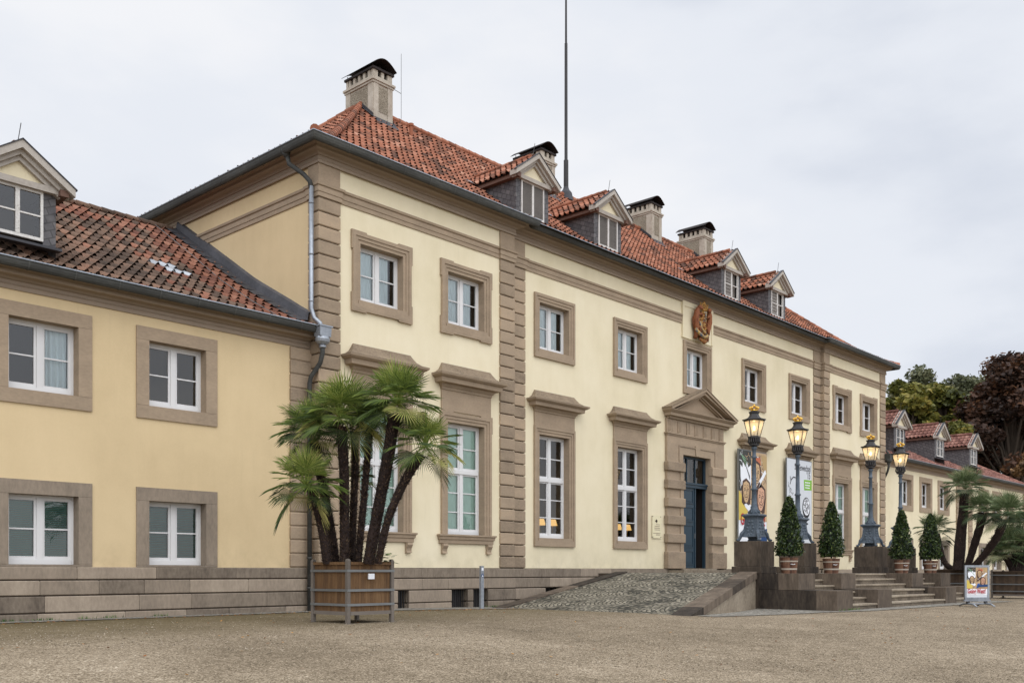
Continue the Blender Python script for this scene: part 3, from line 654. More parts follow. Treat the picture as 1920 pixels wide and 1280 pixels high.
# quoins and pilasters
NB = 26; PH = (8.78 - .10) / NB
def pil(name, x0, x1, y0, y1, ex=None):
    mb = MB()
    for k in range(NB):
        z = .10 + k * PH; e = 0.0
        mb.block(x0 + e, x1 - e, y0, y1, z + .011, z + PH - .011, 0.02, rnd.random())
    mb.box(x0 + .005, x1 - .005, y0 + .01, y1, 8.77, 9.6, .5); o_ = mb.build(name, 'stone', pal)
    mb = MB(); mb.box(x0 + .04, x1 - .04, y0 + .045, y1 - .01, .1, 8.8, .15); mb.build('joint', 'joint', o_)
    return o_
pil('quoin_pilaster', 0, .64, 0, .42); pil('quoin_pilaster', 6.23, 6.83, 0, .3); pil('quoin_pilaster', 6.832, 7.47, .165, .3)
pil('quoin_pilaster', 26.25, 26.898, .165, .3); pil('quoin_pilaster', 26.9, 27.48, 0, .3); pil('quoin_pilaster', 33.08, 33.7, 0, .42)
# string band
BP = [(0, 8.78), (.03, 8.785), (.03, 8.89), (.045, 8.893), (.045, 9.02), (.075, 9.035), (.085, 9.09), (0, 9.11)]
L1 = [(.04, 12.4), (.04, .42), (0, .42), (0, 0), (.64, 0), (.64, .05), (6.23, .05), (6.23, 0), (6.83, 0), (6.83, .165), (7.47, .165), (7.47, .21), (15.83, .21)]
L2 = [(17.88, .21), (26.25, .21), (26.25, .165), (26.9, .165), (26.9, 0), (27.48, 0), (27.48, .05), (33.08, .05), (33.08, 0), (33.7, 0), (33.7, .42), (33.66, .42), (33.66, 12.4)]
b = MB(); b.sweep(BP, L1, .5); b.sweep(BP, L2, .5); b.build('string_band', 'stone', pal)
OUT = [(0, 12.5), (0, 0), (6.83, 0), (6.83, .17), (26.9, .17), (26.9, 0), (33.7, 0), (33.7, 12.5)]
c = MB(); c.sweep([(-.02, 9.56), (.03, 9.562), (.03, 9.625), (.045, 9.64), (.02, 9.655), (.02, 9.735), (.05, 9.74), (.065, 9.765), (.10, 9.785), (.15, 9.79), (.20, 9.80), (.225, 9.825), (.23, 9.88), (.25, 9.885), (.28, 9.91), (.37, 9.92), (.37, 9.94), (-.02, 9.97)], OUT, .45)
c.build('cornice', 'trim', pal)
def gutter(path, zt, name, parent, o0=.36, o1=.53, dep=.17):
    om = (o0 + o1) / 2; rr = (o1 - o0) / 2
    prof = [(o0, zt)] + [(om - rr * math.cos(math.pi * i / 8), zt - dep * math.sin(math.pi * i / 8)) for i in range(9)] + [(o1 + .012, zt + .012), (o1 + .006, zt + .02), (o1 - .012, zt + .004)]
    mb = MB(); mb.sweep(prof, path, .5, False); mb.sweep([(a * 1.0, z + .01) for a, z in prof[1:10]][::-1], path, .2, False)
    g_ = mb.build(name, 'gutter', parent)
    cl = MB(); P = [Vector(p) for p in path]
    for a, b_ in zip(P[:-1], P[1:]):
        d = b_ - a; L = d.length
        if L < 1: continue
        d.normalize(); s_ = .5
        while s_ < L - .2:
            q0 = a + d * s_; q1 = a + d * (s_ + .03)
            cl = MB(); cl.sweep([(om - (rr + .008) * math.cos(math.pi * i / 8), zt - (dep + .008) * math.sin(math.pi * i / 8)) for i in range(9)] + [(o1 + .02, zt + .02)], [(q0.x, q0.y), (q1.x, q1.y)], .85, False); cl.build('gutter_clip', 'gutter', g_); s_ += 0.86
    rim = MB(); rim.sweep([(o1 + .002, zt + .002), (o1 + .02, zt + .006), (o1 + .018, zt + .026), (o1 + .0, zt + .022), (o1 + .002, zt + .002)], path, .5, False); rim.build('gutter_rim', 'zinc', g_)
    return g_
gutter(OUT, 9.99, 'gutter', pal)

# roof ---------------------------------------------------------
RP = [(0, 0.0), (.5, .17), (1.06, .44), (1.62, .80), (2.47, 1.45), (3.88, 2.58), (5.29, 3.78), (6.70, 5.02)]   # horizontal run, rise above the eaves
EO, EZ = .47, 9.98; RUN = 6.70
def rz(r_): return EZ + float(np.interp(r_, [p[0] for p in RP], [p[1] for p in RP]))
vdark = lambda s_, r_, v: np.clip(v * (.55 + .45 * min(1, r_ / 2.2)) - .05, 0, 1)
cut = lambda s_, r_, rg: np.zeros(len(s_), int)
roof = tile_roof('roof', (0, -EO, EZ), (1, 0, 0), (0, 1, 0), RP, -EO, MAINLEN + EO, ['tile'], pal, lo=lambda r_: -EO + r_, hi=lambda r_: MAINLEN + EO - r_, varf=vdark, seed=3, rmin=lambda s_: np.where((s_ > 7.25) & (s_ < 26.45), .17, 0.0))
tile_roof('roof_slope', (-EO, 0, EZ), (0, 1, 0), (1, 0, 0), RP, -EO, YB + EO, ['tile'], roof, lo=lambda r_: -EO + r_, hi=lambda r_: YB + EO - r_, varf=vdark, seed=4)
tile_roof('roof_slope', (MAINLEN + EO, 0, EZ), (0, 1, 0), (-1, 0, 0), RP, -EO, YB + EO, ['tile'], roof, lo=lambda r_: -EO + r_, hi=lambda r_: YB + EO - r_, seed=5)
tile_roof('roof_slope', (0, YB + EO, EZ), (1, 0, 0), (0, -1, 0), RP, -EO, MAINLEN + EO, ['tile'], roof, lo=lambda r_: -EO + r_, hi=lambda r_: MAINLEN + EO - r_, seed=6)
hipL = [(-EO + r_ , -EO + r_, EZ + z + .07) for r_, z in RP]; hipL[0] = (-EO + .05, -EO + .05, EZ + .10)
hipR = [(MAINLEN + EO - r_, -EO + r_, EZ + z + .07) for r_, z in RP]
ridge_tiles('hip_tiles', hipL, .10, 'tile', roof); ridge_tiles('hip_tiles', hipR, .10, 'tile', roof)
ridge_tiles('hip_tiles', [(x, YB - y, z) for x, y, z in hipL], .10, 'tile', roof)
YRG = -EO + RUN; ZRG = EZ + 5.05
ridge_tiles('ridge_tiles', [(YRG, YRG, ZRG + .05), (MAINLEN - YRG, YRG, ZRG + .05)], .10, 'tile', roof)
mb = MB(); mb.tube([(7.75, 5.45, rz(5.92)), (7.75, 5.45, rz(5.92) + .36)], .065, 10); mb.tube([(7.75, 5.45, rz(5.92) + .34), (7.75, 5.45, rz(5.92) + .42)], .09, 10); mb.build('vent_pipe', 'tile', roof)
# small tin snow boards near chimneys
def dormer(cx, yf, zw0, zw1, hwf, zed, zap, roofy, shut, parent, tilemat='tile', side='slate', board='greyboard', hw_win=0.53, ridge_back=None, depth_fn=None, tw=.225, tymp='plaster'):
    """slate-clad gabled dormer. yf: face plane, zed: eaves height, zap: ridge height, roofy(z)->y of the main roof at that height"""
    d = MB()
    zb = zw0 - .12
    def zroof(y): return depth_fn(y)
    nseg = 8; yback = roofy(zed)
    for sg in (-1, 1):
        x = cx + sg * hwf
        top = [(x, yf, zed)] + [(x, yback, zed)]
        lowp = [(x, yf + (yback - yf) * i / nseg, zroof(yf + (yback - yf) * i / nseg) - .08) for i in range(nseg + 1)]
        d.face([top[0], top[1]] + lowp[::-1])
        xa, xb = sorted((cx + sg * hw_win, x))
        d.face([(xa, yf, zb), (xb, yf, zb), (xb, yf, zed), (xa, yf, zed)])
    d.face([(cx - hw_win, yf, zw1), (cx + hw_win, yf, zw1), (cx + hw_win, yf, zed), (cx - hw_win, yf, zed)])
    dm = d.build('dormer', side, parent)
    # roof
    hr = hwf + .24; rise = zap - zed; yfr = yf - .28
    prof = [(0, 0), (hr, rise)]
    zr0 = zed - .02
    for sg in (-1, 1):
        tile_roof('dormer_roof', (cx + sg * hr, 0, zr0), (0, 1, 0), (-sg, 0, 0), prof, yfr + .02, roofy(zap) + .5, [tilemat], dm,
                  hi=lambda r_: roofy(zr0 + rise * r_ / hr) + .12, tw=tw, rl=.30, seed=int(cx * 10) + sg + 50)
    ridge_tiles('dormer_ridge', [(cx, yfr + .34, zr0 + rise + .05), (cx, roofy(zap) + .1, zr0 + rise + .05)], .075, tilemat, dm, .3)
    # side eaves board
    for sg in (-1, 1):
        e = MB(); xo = cx + sg * (hwf + .17); xi = cx + sg * hwf; x0, x1 = sorted((xo, xi))
        e.box(x0, x1, yfr + .06, yback + .2, zed - .16, zed - .03, .4); e.build('eaves_board', 'eaves', dm)
    # pediment
    p_ = MB(); w0 = hwf + .10
    hz = .12
    p_.extr([(cx - w0, zed - .12), (cx + w0, zed - .12), (cx + w0, zed - .12 + hz), (cx - w0, zed - .12 + hz)], yf - .12, yf + .02, .4)
    sl = rise / hr
    def rk(th0, th1, y0, y1, vv, ext=0.0):
        # raking strip, measured vertically below the roof line
        for sg in (-1, 1):
            xo = hr + ext
            p_.extr([(cx, zr0 + rise - th0), (cx, zr0 + rise - th1), (cx + sg * xo, zr0 - th1 - ext * sl), (cx + sg * xo, zr0 - th0 - ext * sl)][::sg], y0, y1, vv)
    rk(-.05, .10, yfr, yf, .75, .03); rk(.10, .2, yfr + .1, yf, .6, -.06); rk(.2, .30, yfr + .17, yf, .5, -.2)
    p_.build('dormer_pediment', board, dm)
    ty = MB(); ty.extr([(cx - w0 + .2, zed - .01), (cx + w0 - .2, zed - .01), (cx, zed - .01 + (w0 - .2) * sl)], yf - .03, yf + .01, .5); ty.build('tympanum', tymp, dm)
    cp = MB()
    for sg in (-1, 1):
        cp.extr([(cx, zr0 + rise + .075), (cx, zr0 + rise + .05), (cx + sg * (hr + .06), zr0 + .05 - .06 * sl), (cx + sg * (hr + .06), zr0 + .075 - .06 * sl)][::sg], yfr - .02, yfr + .1, .3)
    cp.build('verge_flashing', 'lead', dm)
    # window / shutters
    s_ = MB(); T = .05; y0, y1 = yf - .03, yf + .04
    s_.box(cx - hw_win, cx - hw_win + T, y0, y1, zw0, zw1); s_.box(cx + hw_win - T, cx + hw_win, y0, y1, zw0, zw1)
    s_.box(cx - hw_win + T, cx + hw_win - T, y0, y1, zw1 - T, zw1); s_.box(cx - hw_win + T, cx + hw_win - T, y0, y1, zw0, zw0 + .06); s_.box(cx - .04, cx + .04, y0 - .005, y1, zw0 + .06, zw1 - T)
    if shut in ('glass', 'open'):
        zm = (zw0 + zw1) / 2
        for a_, b_ in ((cx - hw_win + T, cx - .04), (cx + .04, cx + hw_win - T)): s_.box(a_, b_, y0 + .01, y1 - .01, zm - .015, zm + .015)
    s_.build('dormer_window', 'white_old', dm)
    if shut == 'glass':
        q = MB(); q.face([(cx - hw_win, yf, zw0), (cx + hw_win, yf, zw0), (cx + hw_win, yf, zw1), (cx - hw_win, yf, zw1)]); q.build('pane', 'glass', dm)
        q = MB(); q.face([(cx - hw_win - .2, yf + .9, zw0 - .3), (cx + hw_win + .2, yf + .9, zw0 - .3), (cx + hw_win + .2, yf + .9, zw1), (cx - hw_win - .2, yf + .9, zw1)]); q.build('inner_wall', 'joint', dm)
    else:
        q = MB(); q.face([(cx - hw_win, yf + .12, zw0), (cx + hw_win, yf + .12, zw0), (cx + hw_win, yf + .12, zw1), (cx - hw_win, yf + .12, zw1)], .1)
        z = zw0 + .08
        for a_, b_ in ((cx - hw_win + T, cx - .04), (cx + .04, cx + hw_win - T)):
            z = zw0 + .08; st = .05 if shut == 'louvre' else .13
            if shut == 'open' and a_ > cx: continue
            while z < zw1 - .07:
                q.add([(a_, y0 + .012, z), (b_, y0 + .012, z), (b_, y0 + .04, z + st * 1.15), (a_, y0 + .04, z + st * 1.15)], [(0, 1, 2, 3)], rnd.uniform(.3, .7)); z += st
        q.build('louvre', 'louvre', dm)
    # apron flashing
    q = MB(); yb_ = yf - .02
    q.box(cx - hwf - .06, cx + hwf + .06, yf - .16, yf + .02, zb - .03, zb + .02, .4); q.build('apron_flashing', 'lead', dm)
    q = MB()
    for sg in (-1, 1):
        xx = cx + sg * (hr + .06); yy = roofy(zed - .06)
        q.add([(xx - .16, yy - .16, zed - .05), (xx + .10, yy - .10, zed - .05), (xx + .12, yy + .2, zed + .18), (xx - .12, yy + .25, zed + .2)], [(0, 1, 2, 3)])
    q.build('valley_flashing', 'lead_light', dm)
    q = MB(); q.tube([(cx, yfr + .25, zap + .03), (cx + .05, yfr + .22, zap + .42)], .008, 5); q.build('lightning_rod', 'iron_dark', dm)
    return dm
ry_main = lambda z: -EO + float(np.interp(z - EZ, [p[1] for p in RP], [p[0] for p in RP]))
dz_main = lambda y: rz(y + EO)
for cx, sh in ((8.90, 'louvre'), (12.76, 'louvre'), (20.93, 'open'), (24.78, 'open')):
    dormer(cx, 1.15, 10.88, 11.95, .76, 12.05, 12.78, ry_main, sh, pal, depth_fn=dz_main)

def chimney(x0, x1, y0, y1, zb, parent, zc=15.63):
    cx, cy = (x0 + x1) / 2, (y0 + y1) / 2; a, b_ = (x1 - x0) / 2, (y1 - y0) / 2
    s_ = MB(); s_.box(x0, x1, y0, y1, zb - .9, zc, .5)
    t_ = .11   # raised frame strips around sunken panels
    for yy, sgn in ((y0, -1), (y1, 1)):
        ya, yb_ = sorted((yy, yy + sgn * .025))
        s_.box(x0, x0 + .2, ya, yb_, zb - .8, zc, .5); s_.box(x1 - .2, x1, ya, yb_, zb - .8, zc, .5)
    for xx, sgn in ((x0, -1), (x1, 1)):
        xa, xb = sorted((xx, xx + sgn * .025))
        s_.box(xa, xb, y0, y0 + .24, zb - .8, zc, .55); s_.box(xa, xb, y1 - .24, y1, zb - .8, zc, .55)
    for k, (e, za, zb_) in enumerate(((.045, 0, .07), (.08, .07, .14))): s_.box(x0 - e, x1 + e, y0 - e, y1 + e, zc + za, zc + zb_, .6)
    zt = zc + .14; H_ = .29
    s_.box(x0 + .1, x1 - .1, y0 + .1, y1 - .1, zt, zt + H_ * .4, .3)
    s_.box(x0, x1, y0, y0 + .1, zt, zt + .10, .5); s_.box(x0, x1, y1 - .1, y1, zt, zt + .10, .5); s_.box(x0, x0 + .1, y0 + .1, y1 - .1, zt, zt + .10, .5); s_.box(x1 - .1, x1, y0 + .1, y1 - .1, zt, zt + .10, .5)
    for yy in (y0, y1 - .1):
        for (u0, u1) in ((0, .19), (.335, .445 + .0), (.59, .78)):
            s_.box(x0 + u0 * (x1 - x0) / .78, x0 + u1 * (x1 - x0) / .78, yy, yy + .1, zt + .10, zt + H_, .5)
    Ly = y1 - y0
    for xx in (x0, x1 - .1):
        for u0, u1 in ((.1, .20), (.30, .38), (.48, .56), (.66, .74), (.84, .9)):
            s_.box(xx, xx + .1, y0 + u0 * Ly, y0 + u1 * Ly, zt + .10, zt + H_, .5)
    ch = s_.build('chimney', 'chim', parent)
    p_ = MB()
    for yy, sgn in ((y0, -1), (y1, 1)):
        ya, yb_ = sorted((yy, yy + sgn * .012)); p_.box(x0 + .2, x1 - .2, ya, yb_, zb, zc - .08, .5)
    for xx, sgn in ((x0, -1), (x1, 1)):
        xa, xb = sorted((xx, xx + sgn * .012)); p_.box(xa, xb, y0 + .24, y1 - .24, zb, zc - .06, .5)
    p_.build('render_panel', 'chim_panel', ch)
    k = MB(); k.box(x0 - .05, x1 + .05, y0 - .05, y1 + .05, zt + H_, zt + H_ + .07, .4); k.build('cap_plate', 'rust', ch)
    # curved hood on struts, axis along Y
    h_ = MB(); n = 10; zz = zt + H_ + .07; e = .10; r0 = a + e; prev = None
    for i in range(n + 1):
        t0 = -1 + 2 * i / n; x_ = cx + r0 * t0; z_ = zz + .05 + .26 * math.cos(t0 * math.pi / 2.0)
        if prev: 
            h_.add([(prev[0], y0 - .12, prev[1]), (x_, y0 - .12, z_), (x_, y1 + .12, z_), (prev[0], y1 + .12, prev[1]),
                    (prev[0], y0 - .12, prev[1] + .018), (x_, y0 - .12, z_ + .018), (x_, y1 + .12, z_ + .018), (prev[0], y1 + .12, prev[1] + .018)],
                   [(0, 1, 2, 3), (7, 6, 5, 4), (0, 4, 5, 1), (3, 2, 6, 7)], .4)
        prev = (x_, z_)
    for x_ in (x0 + .02, x1 - .02):
        for y_ in (y0 + .05, cy, y1 - .05): h_.tube([(x_, y_, zz), (x_, y_, zz + .1)], .012, 5)
    h_.tube([(cx, y0 + .3, zz - .1), (cx, y0 + .3, zz + .17)], .15, 12, .2); h_.tube([(cx, y1 - .3, zz - .1), (cx, y1 - .3, zz + .17)], .15, 12, .2)
    h_.build('chimney_hood', 'rust', ch)
    f_ = MB()
    zf = rz(y0 + EO); 
    f_.add([(x0 - .06, y0 - .3, zf - .2), (x1 + .1, y0 - .3, zf - .2), (x1 + .06, y0 - .02, zf + .1), (x0 - .04, y0 - .02, zf + .1)], [(0, 1, 2, 3)], .5)
    for sgx, xx in ((-1, x0 - .035), (1, x1 + .035)):
        ym = min(YRG, y1)
        f_.add([(xx, y0 - .04, zf + .02), (xx, ym, rz(ym + EO) + .05), (xx, ym, rz(ym + EO) + .2), (xx, y0 - .04, zf + .17)], [(0, 1, 2, 3)], .3)
        f_.add([(xx, y0 - .1, zf + .04), (xx + sgx * .1, y0 - .1, zf + .04), (xx + sgx * .1, ym, rz(ym + EO) + .09), (xx, ym, rz(ym + EO) + .09)], [(0, 1, 2, 3)], .3)
    f_.build('chimney_flashing', 'lead', ch)
    return ch
ch1 = chimney(6.27, 7.06, 5.6, 6.98, 14.75, pal)
chimney(14.50, 15.29, 5.6, 6.98, 14.75, pal); chimney(21.85, 22.64, 5.6, 6.98, 14.75, pal); chimney(26.20, 26.98, 5.6, 6.98, 14.75, pal)
mb = MB(); mb.tube([(7.65, 5.9, 14.85), (7.8, 6.0, 15.1), (7.8, 6.0, 17.25)], .007, 5); mb.tube([(7.8, 6.0, 15.92), (7.1, 5.8, 15.85)], .009, 5); mb.build('lightning_rod', 'gutter', ch1)

# windows of the main building
for c_ in UP:
    r_ = RESS(c_)
    fill = 'curtain' if c_ < 19 else ('none' if c_ < 27 else 'curtain')
    if c_ > 27: fill = 'drape_dark'
    window(pal, c_, YR if r_ else YCT, .69, 6.59, 7.98, 'ear' if r_ else 'plain', fill)
for c_ in upR: window(pal, c_, YR, .70, 1.0, 3.98, 'tall_sill', 'green')
for c_ in gC: window(pal, c_, YCT, .70, 1.0, 4.07, 'tall', 'drape_dark')

# downpipe and hopper -----------------------------------------
def downpipe(parent, sx, X0, zm):
    """sx=+1: at the left corner, mirrored with sx=-1"""
    q = lambda x, y, z: (X0 + sx * x, y, z)
    mb = MB(); mb.tube([q(-.40, .75, 9.93), q(-.38, .70, 9.75)], [.13, .06], 12, .3); mb.tube([q(-.38, .70, 9.78), q(-.36, .66, 9.6), q(-.2, .3, 9.3), q(-.13, .16, 9.12), q(-.12, .13, 8.95)], .055, 12, .2, True)
    dp = mb.build('downpipe', 'gutter', parent, True)
    mb = MB(); mb.tube([q(-.12, .12, 9.0), q(-.12, .12, 6.15), q(-.09, .05, 5.92), q(-.03, -.1, 5.78), q(-.02, -.13, 5.66)], .052, 12, .6)
    for z in (8.6, 7.4, 6.3): mb.tube([q(-.12, .12, z), q(-.12, .12, z + .03)], .062, 12, .3)
    mb.build('pipe_section', zm, dp, True)
    mb = MB(); hx, hy = X0 + sx * -.0, -.15
    mb.frustum(hx, hy, 5.46, 5.68, .155, .12, .165, .13, .5); mb.box(hx - .19, hx + .19, hy - .15, hy + .12, 5.68, 5.71, .6)
    mb.lathe([(.08, 5.27), (.12, 5.29), (.17, 5.34), (.185, 5.40), (.17, 5.44), (.165, 5.46)], hx, hy, 20, .5, sq=.85); mb.lathe([(.07, 5.2), (.085, 5.22), (.085, 5.25), (.07, 5.27)], hx, hy, 14)
    mb.build('hopper', zm, dp)
    mb = MB(); mb.tube([(hx, hy, 5.24), (hx, hy, 5.08), q(-.02, -.08, 4.85), q(-.13, .12, 4.55), q(-.14, .16, 4.4), q(-.14, .16, -.95)], .055, 12, .3)
    for z in (3.2, 1.6, .3, -.4): mb.tube([q(-.14, .16, z), q(-.14, .16, z + .04)], .068, 12, .5)
    mb.build('pipe_section', 'gutter', dp, True)
downpipe(pal, 1, 0, 'zinc'); downpipe(pal, -1, MAINLEN, 'gutter')

# doorway ------------------------------------------------------
d = MB(); yf = YCT
xa, xb = 14.79, 18.60; jl, jr = DX0, DX1
rust = [(.10, .70), (1.00, 1.32), (1.63, 1.95), (2.25, 2.57), (2.88, 3.20), (3.50, 3.82)]
for (p0, p1, inner) in ((xa, jl, 1), (jr, xb, -1)):
    d.box(p0, p1, yf - .10, yf + .42, .10, 4.5, .55)
    st = p1 - .22 if inner == 1 else p0
    d.box(st if inner == 1 else p0 + .01, (p1 - .01) if inner == 1 else p0 + .22, yf - .13, yf - .101, .10, 3.85, .5)
    for za, zb in rust: d.block(p0 - .07, p1 + .015 if inner == 1 else p1 + .07, yf - .19, yf - .02, za, zb, .02, rnd.random()) if inner == 1 else d.block(p0 - .015, p1 + .07, yf - .19, yf - .02, za, zb, .02, rnd.random())
d.box(jl, jr, yf - .10, yf + .42, 4.13, 4.5, .5)
# eared architrave line and keystone
d.box(jl - .30, jr + .30, yf - .125, yf - .101, 4.40, 4.44, .3); d.box(jl - .30, jl - .26, yf - .125, yf - .101, 3.85, 4.40, .3); d.box(jr + .26, jr + .30, yf - .125, yf - .101, 3.85, 4.40, .3)
d.extr([(16.62, 4.13), (16.84, 4.13), (16.90, 4.50), (16.56, 4.50)], yf - .135, yf - .101, .6)
d.box(xa, xb, yf - .10, yf + .1, 4.5, 4.74, .6)
doorway = d.build('doorway_surround', 'stone', pal)
d = MB(); pth = [(xa, yf + .02), (xa, yf - .10), (xb, yf - .10), (xb, yf + .02)]
d.sweep([(0, 4.74), (.03, 4.745), (.03, 4.78), (.06, 4.79), (.06, 4.83), (0, 4.835)], pth, .5)
d.box(xa + .01, xb - .01, yf - .09, yf + .02, 4.835, 5.32, .5)
for i in range(7):   # triglyphs
    x = xa + .1 + i * (xb - xa - .46) / 6
    for k in range(3): d.box(x + k * .09, x + k * .09 + .06, yf - .125, yf - .09, 4.88, 5.26, .55)
    d.box(x - .02, x + .26, yf - .14, yf - .09, 4.835, 4.87, .55)
for i in range(60):
    x = xa + .02 + i * (xb - xa - .06) / 59; d.box(x - .016, x + .016, yf - .16, yf - .09, 5.325, 5.36, .5)
a = 2.24
d.build('door_frieze', 'stone', doorway)
d = MB()
pth = [(XC - 1.95, yf + .02), (XC - 1.95, yf - .11), (XC + 1.95, yf - .11), (XC + 1.95, yf + .02)]
d.sweep([(0, 5.30), (.05, 5.32), (.06, 5.38), (.17, 5.40), (.18, 5.50), (.22, 5.52), (.29, 5.585), (.29, 5.60), (0, 5.61)], pth, .5)
zl, zap = 5.60, 6.50; sl = (zap - zl) / a
for (t0, t1, yo, vv) in ((-.05, .05, .40, .6), (.05, .16, .34, .5), (.16, .24, .20, .4), (.24, .29, .14, .45)):
    for sg in (-1, 1):
        xo = a - .02 if t0 < .1 else a - (t1 - .05) / sl * .9
        d.extr([(XC, zap - t0), (XC, zap - t1), (XC + sg * xo, zap - t1 - xo * sl if zap - t1 - xo * sl > zl - .03 else zl - .03), (XC + sg * xo, zap - t0 - xo * sl)][::sg], yf - yo, yf + .02, vv)
d.build('pediment', 'stone', doorway)
d = MB(); d.extr([(XC - a + .5, 5.60), (XC + a - .5, 5.60), (XC, 5.60 + (a - .5) * sl)], yf - .06, yf + .01, .5); d.build('tympanum', 'stone', doorway)
d = MB()
for sg in (-1, 1): d.extr([(XC, zap + .075), (XC, zap + .05), (XC + sg * (a + .02), zl + .045), (XC + sg * (a + .02), zl + .07)][::sg], yf - .42, yf + .02, .4)
d.build('pediment_cap', 'cap', doorway)
# door leaves
ydo = yf + .12
d = MB()
d.box(jl, jl + .07, ydo, ydo + .1, .12, 4.13); d.box(jr - .07, jr, ydo, ydo + .1, .12, 4.13); d.box(jl + .07, jr - .07, ydo, ydo + .1, 4.06, 4.13)
d.box(jl, jr, ydo - .06, ydo + .1, 3.02, 3.20, .5); d.box(jl, jr, ydo - .10, ydo + .1, 3.13, 3.18, .5)
for x in (jl + .62, jl + 1.18): d.box(x - .02, x + .02, ydo + .02, ydo + .08, 3.2, 4.06)
dr = d.build('door', 'door', pal)
def leaf(mb, x0, x1, y0, y1, z0, z1):
    mb.box(x0, x1, y0, y1, z0, z1, .5)
    for a_, b_ in ((.12, .62), (.74, 1.55), (1.67, 2.2), (2.32, 2.82)):
        for xx0, xx1 in ((x0 + .12, x0 + .15), (x1 - .15, x1 - .12)): mb.box(xx0, xx1, y0 - .02, y0 - .001, z0 + a_, z0 + b_, .6)
        mb.box(x0 + .15, x1 - .15, y0 - .02, y0 - .001, z0 + a_, z0 + a_ + .03, .6); mb.box(x0 + .15, x1 - .15, y0 - .02, y0 - .001, z0 + b_ - .03, z0 + b_, .6)
        mb.box(x0 + .22, x1 - .22, y0 - .014, y0 - .001, z0 + a_ + .08, z0 + b_ - .08, .7)
d = MB(); leaf(d, jl + .07, 16.93, ydo + .01, ydo + .07, .13, 3.02); d.box(16.90, 16.96, ydo - .02, ydo + .01, .13, 3.02, .7)
lf = d.build('door_leaf', 'door', dr)
h_ = MB(); h_.tube([(16.84, ydo - .05, 1.2), (16.84, ydo - .05, 1.38)], .012, 6); h_.build('handle', 'strap', dr)
d = MB(); X2 = jr + .01   # right leaf swung inwards
d.box(X2 - .05, X2, ydo + .12, ydo + .95, .13, 3.02, .4); d.build('door_leaf', 'deck_and_shade', dr)  # near-black instead of door blue: indoor shade put into the leaf's colour
q = MB(); q.face([(jl + .07, ydo + .06, 3.2), (jr - .07, ydo + .06, 3.2), (jr - .07, ydo + .06, 4.06), (jl + .07, ydo + .06, 4.06)]); q.build('pane', 'glass', dr)
q = MB(); q.box(jl - .6, jr + .6, ydo + 1.9, ydo + 1.95, .1, 5.0, .1); q.build('vestibule_wall', 'deck_and_shade', dr)  # vestibule walls coloured near-black to stand in for the dark indoors
q = MB(); q.box(jr + .02, jr + .06, ydo + .12, ydo + 1.9, .1, 5.0, .1); q.box(jl - .06, jl - .02, ydo + .12, ydo + 1.9, .1, 5.0, .1); q.build('vestibule_side', 'deck_and_shade', dr)
q = MB(); q.box(jl - .6, jr + .5, ydo + .7, ydo + .72, 3.15, 4.2, .1); q.build('transom_backing', 'brown_wall', dr)  # plain brown sheet behind the transom pane, emits nothing
d = MB(); d.box(14.85, 18.8, -.52, .14, -.05, .05, .5); d.box(jl - .2, jr + .2, -.02, .8, .05, .115, .6); d.build('threshold', 'step_stone', pal)

# coat of arms -------------------------------------------------
M['arms'] = rough_mat('painted_relief', [(0.05, lin(70, 38, 28)), (0.3, lin(132, 78, 52)), (0.5, lin(150, 100, 58)), (0.68, lin(178, 134, 70)), (0.8, lin(196, 158, 84)), (0.9, lin(66, 90, 116))], 0.7, 0.7, (7, 0.4), (26, 0.7), (30, 0.8, 0.02))
yc = YCT - .10; ax = 16.84
mb = MB()
sh = []
for i in range(24):
    t_ = 2 * math.pi * i / 24; rx = .34; rzz = .52 if math.sin(t_) < 0 else .40
    sh.append((ax + .06 + rx * math.cos(t_), 8.98 + rzz * math.sin(t_)))
mb.extr(sh, yc - .10, yc + .06, .42)
for i in range(110):   # carved lumps across the shield
    t_ = rnd.uniform(0, 2 * math.pi); q = math.sqrt(rnd.random()); x = ax + .06 + .30 * q * math.cos(t_); z = 8.96 + .44 * q * math.sin(t_)
    mb.ball((x, yc - .10, z), (rnd.uniform(.02, .05), .05, rnd.uniform(.02, .06)), 7, 5, rnd.choice([.5, .62, .7, .75, .1, .2, .98, .98]), .1)
arms = mb.build('coat_of_arms', 'arms', pal, True)
mb = MB()   # lion supporter on the left, unicorn shape on the right
for sg, vv in ((-1, .22), (1, .30)):
    X = ax + .06 + sg * .40
    mb.tube([(X, yc - .05, 8.35), (X - sg * .06, yc - .08, 8.55), (X - sg * .01, yc - .10, 8.78), (X + sg * .05, yc - .12, 9.05), (X + sg * .03, yc - .14, 9.28), (X - sg * .03, yc - .16, 9.42)], [.07, .09, .10, .11, .10, .07], 10, vv)
    mb.ball((X - sg * .08, yc - .2, 9.44), (.10, .09, .09), 9, 7, vv); mb.ball((X - sg * .17, yc - .25, 9.41), (.05, .05, .04), 7, 5, vv)
    mb.tube([(X - sg * .02, yc - .16, 9.2), (X - sg * .15, yc - .22, 9.22), (X - sg * .22, yc - .2, 9.14)], [.05, .04, .03], 8, vv)
    mb.tube([(X, yc - .1, 8.8), (X - sg * .12, yc - .2, 8.72), (X - sg * .10, yc - .2, 8.56)], [.06, .05, .035], 8, vv)
    mb.tube([(X + sg * .06, yc - .05, 8.7), (X + sg * .14, yc - .05, 8.9), (X + sg * .13, yc - .05, 9.1)], [.03, .025, .03], 6, vv)
mb.build('supporter', 'arms', arms, True)
mb = MB()
mb.tube([(ax - .42, yc - .12, 8.68), (ax - .30, yc - .2, 8.52), (ax - .05, yc - .22, 8.42), (ax + .2, yc - .2, 8.46), (ax + .42, yc - .12, 8.60)], [.05, .06, .06, .06, .05], 8, .98)
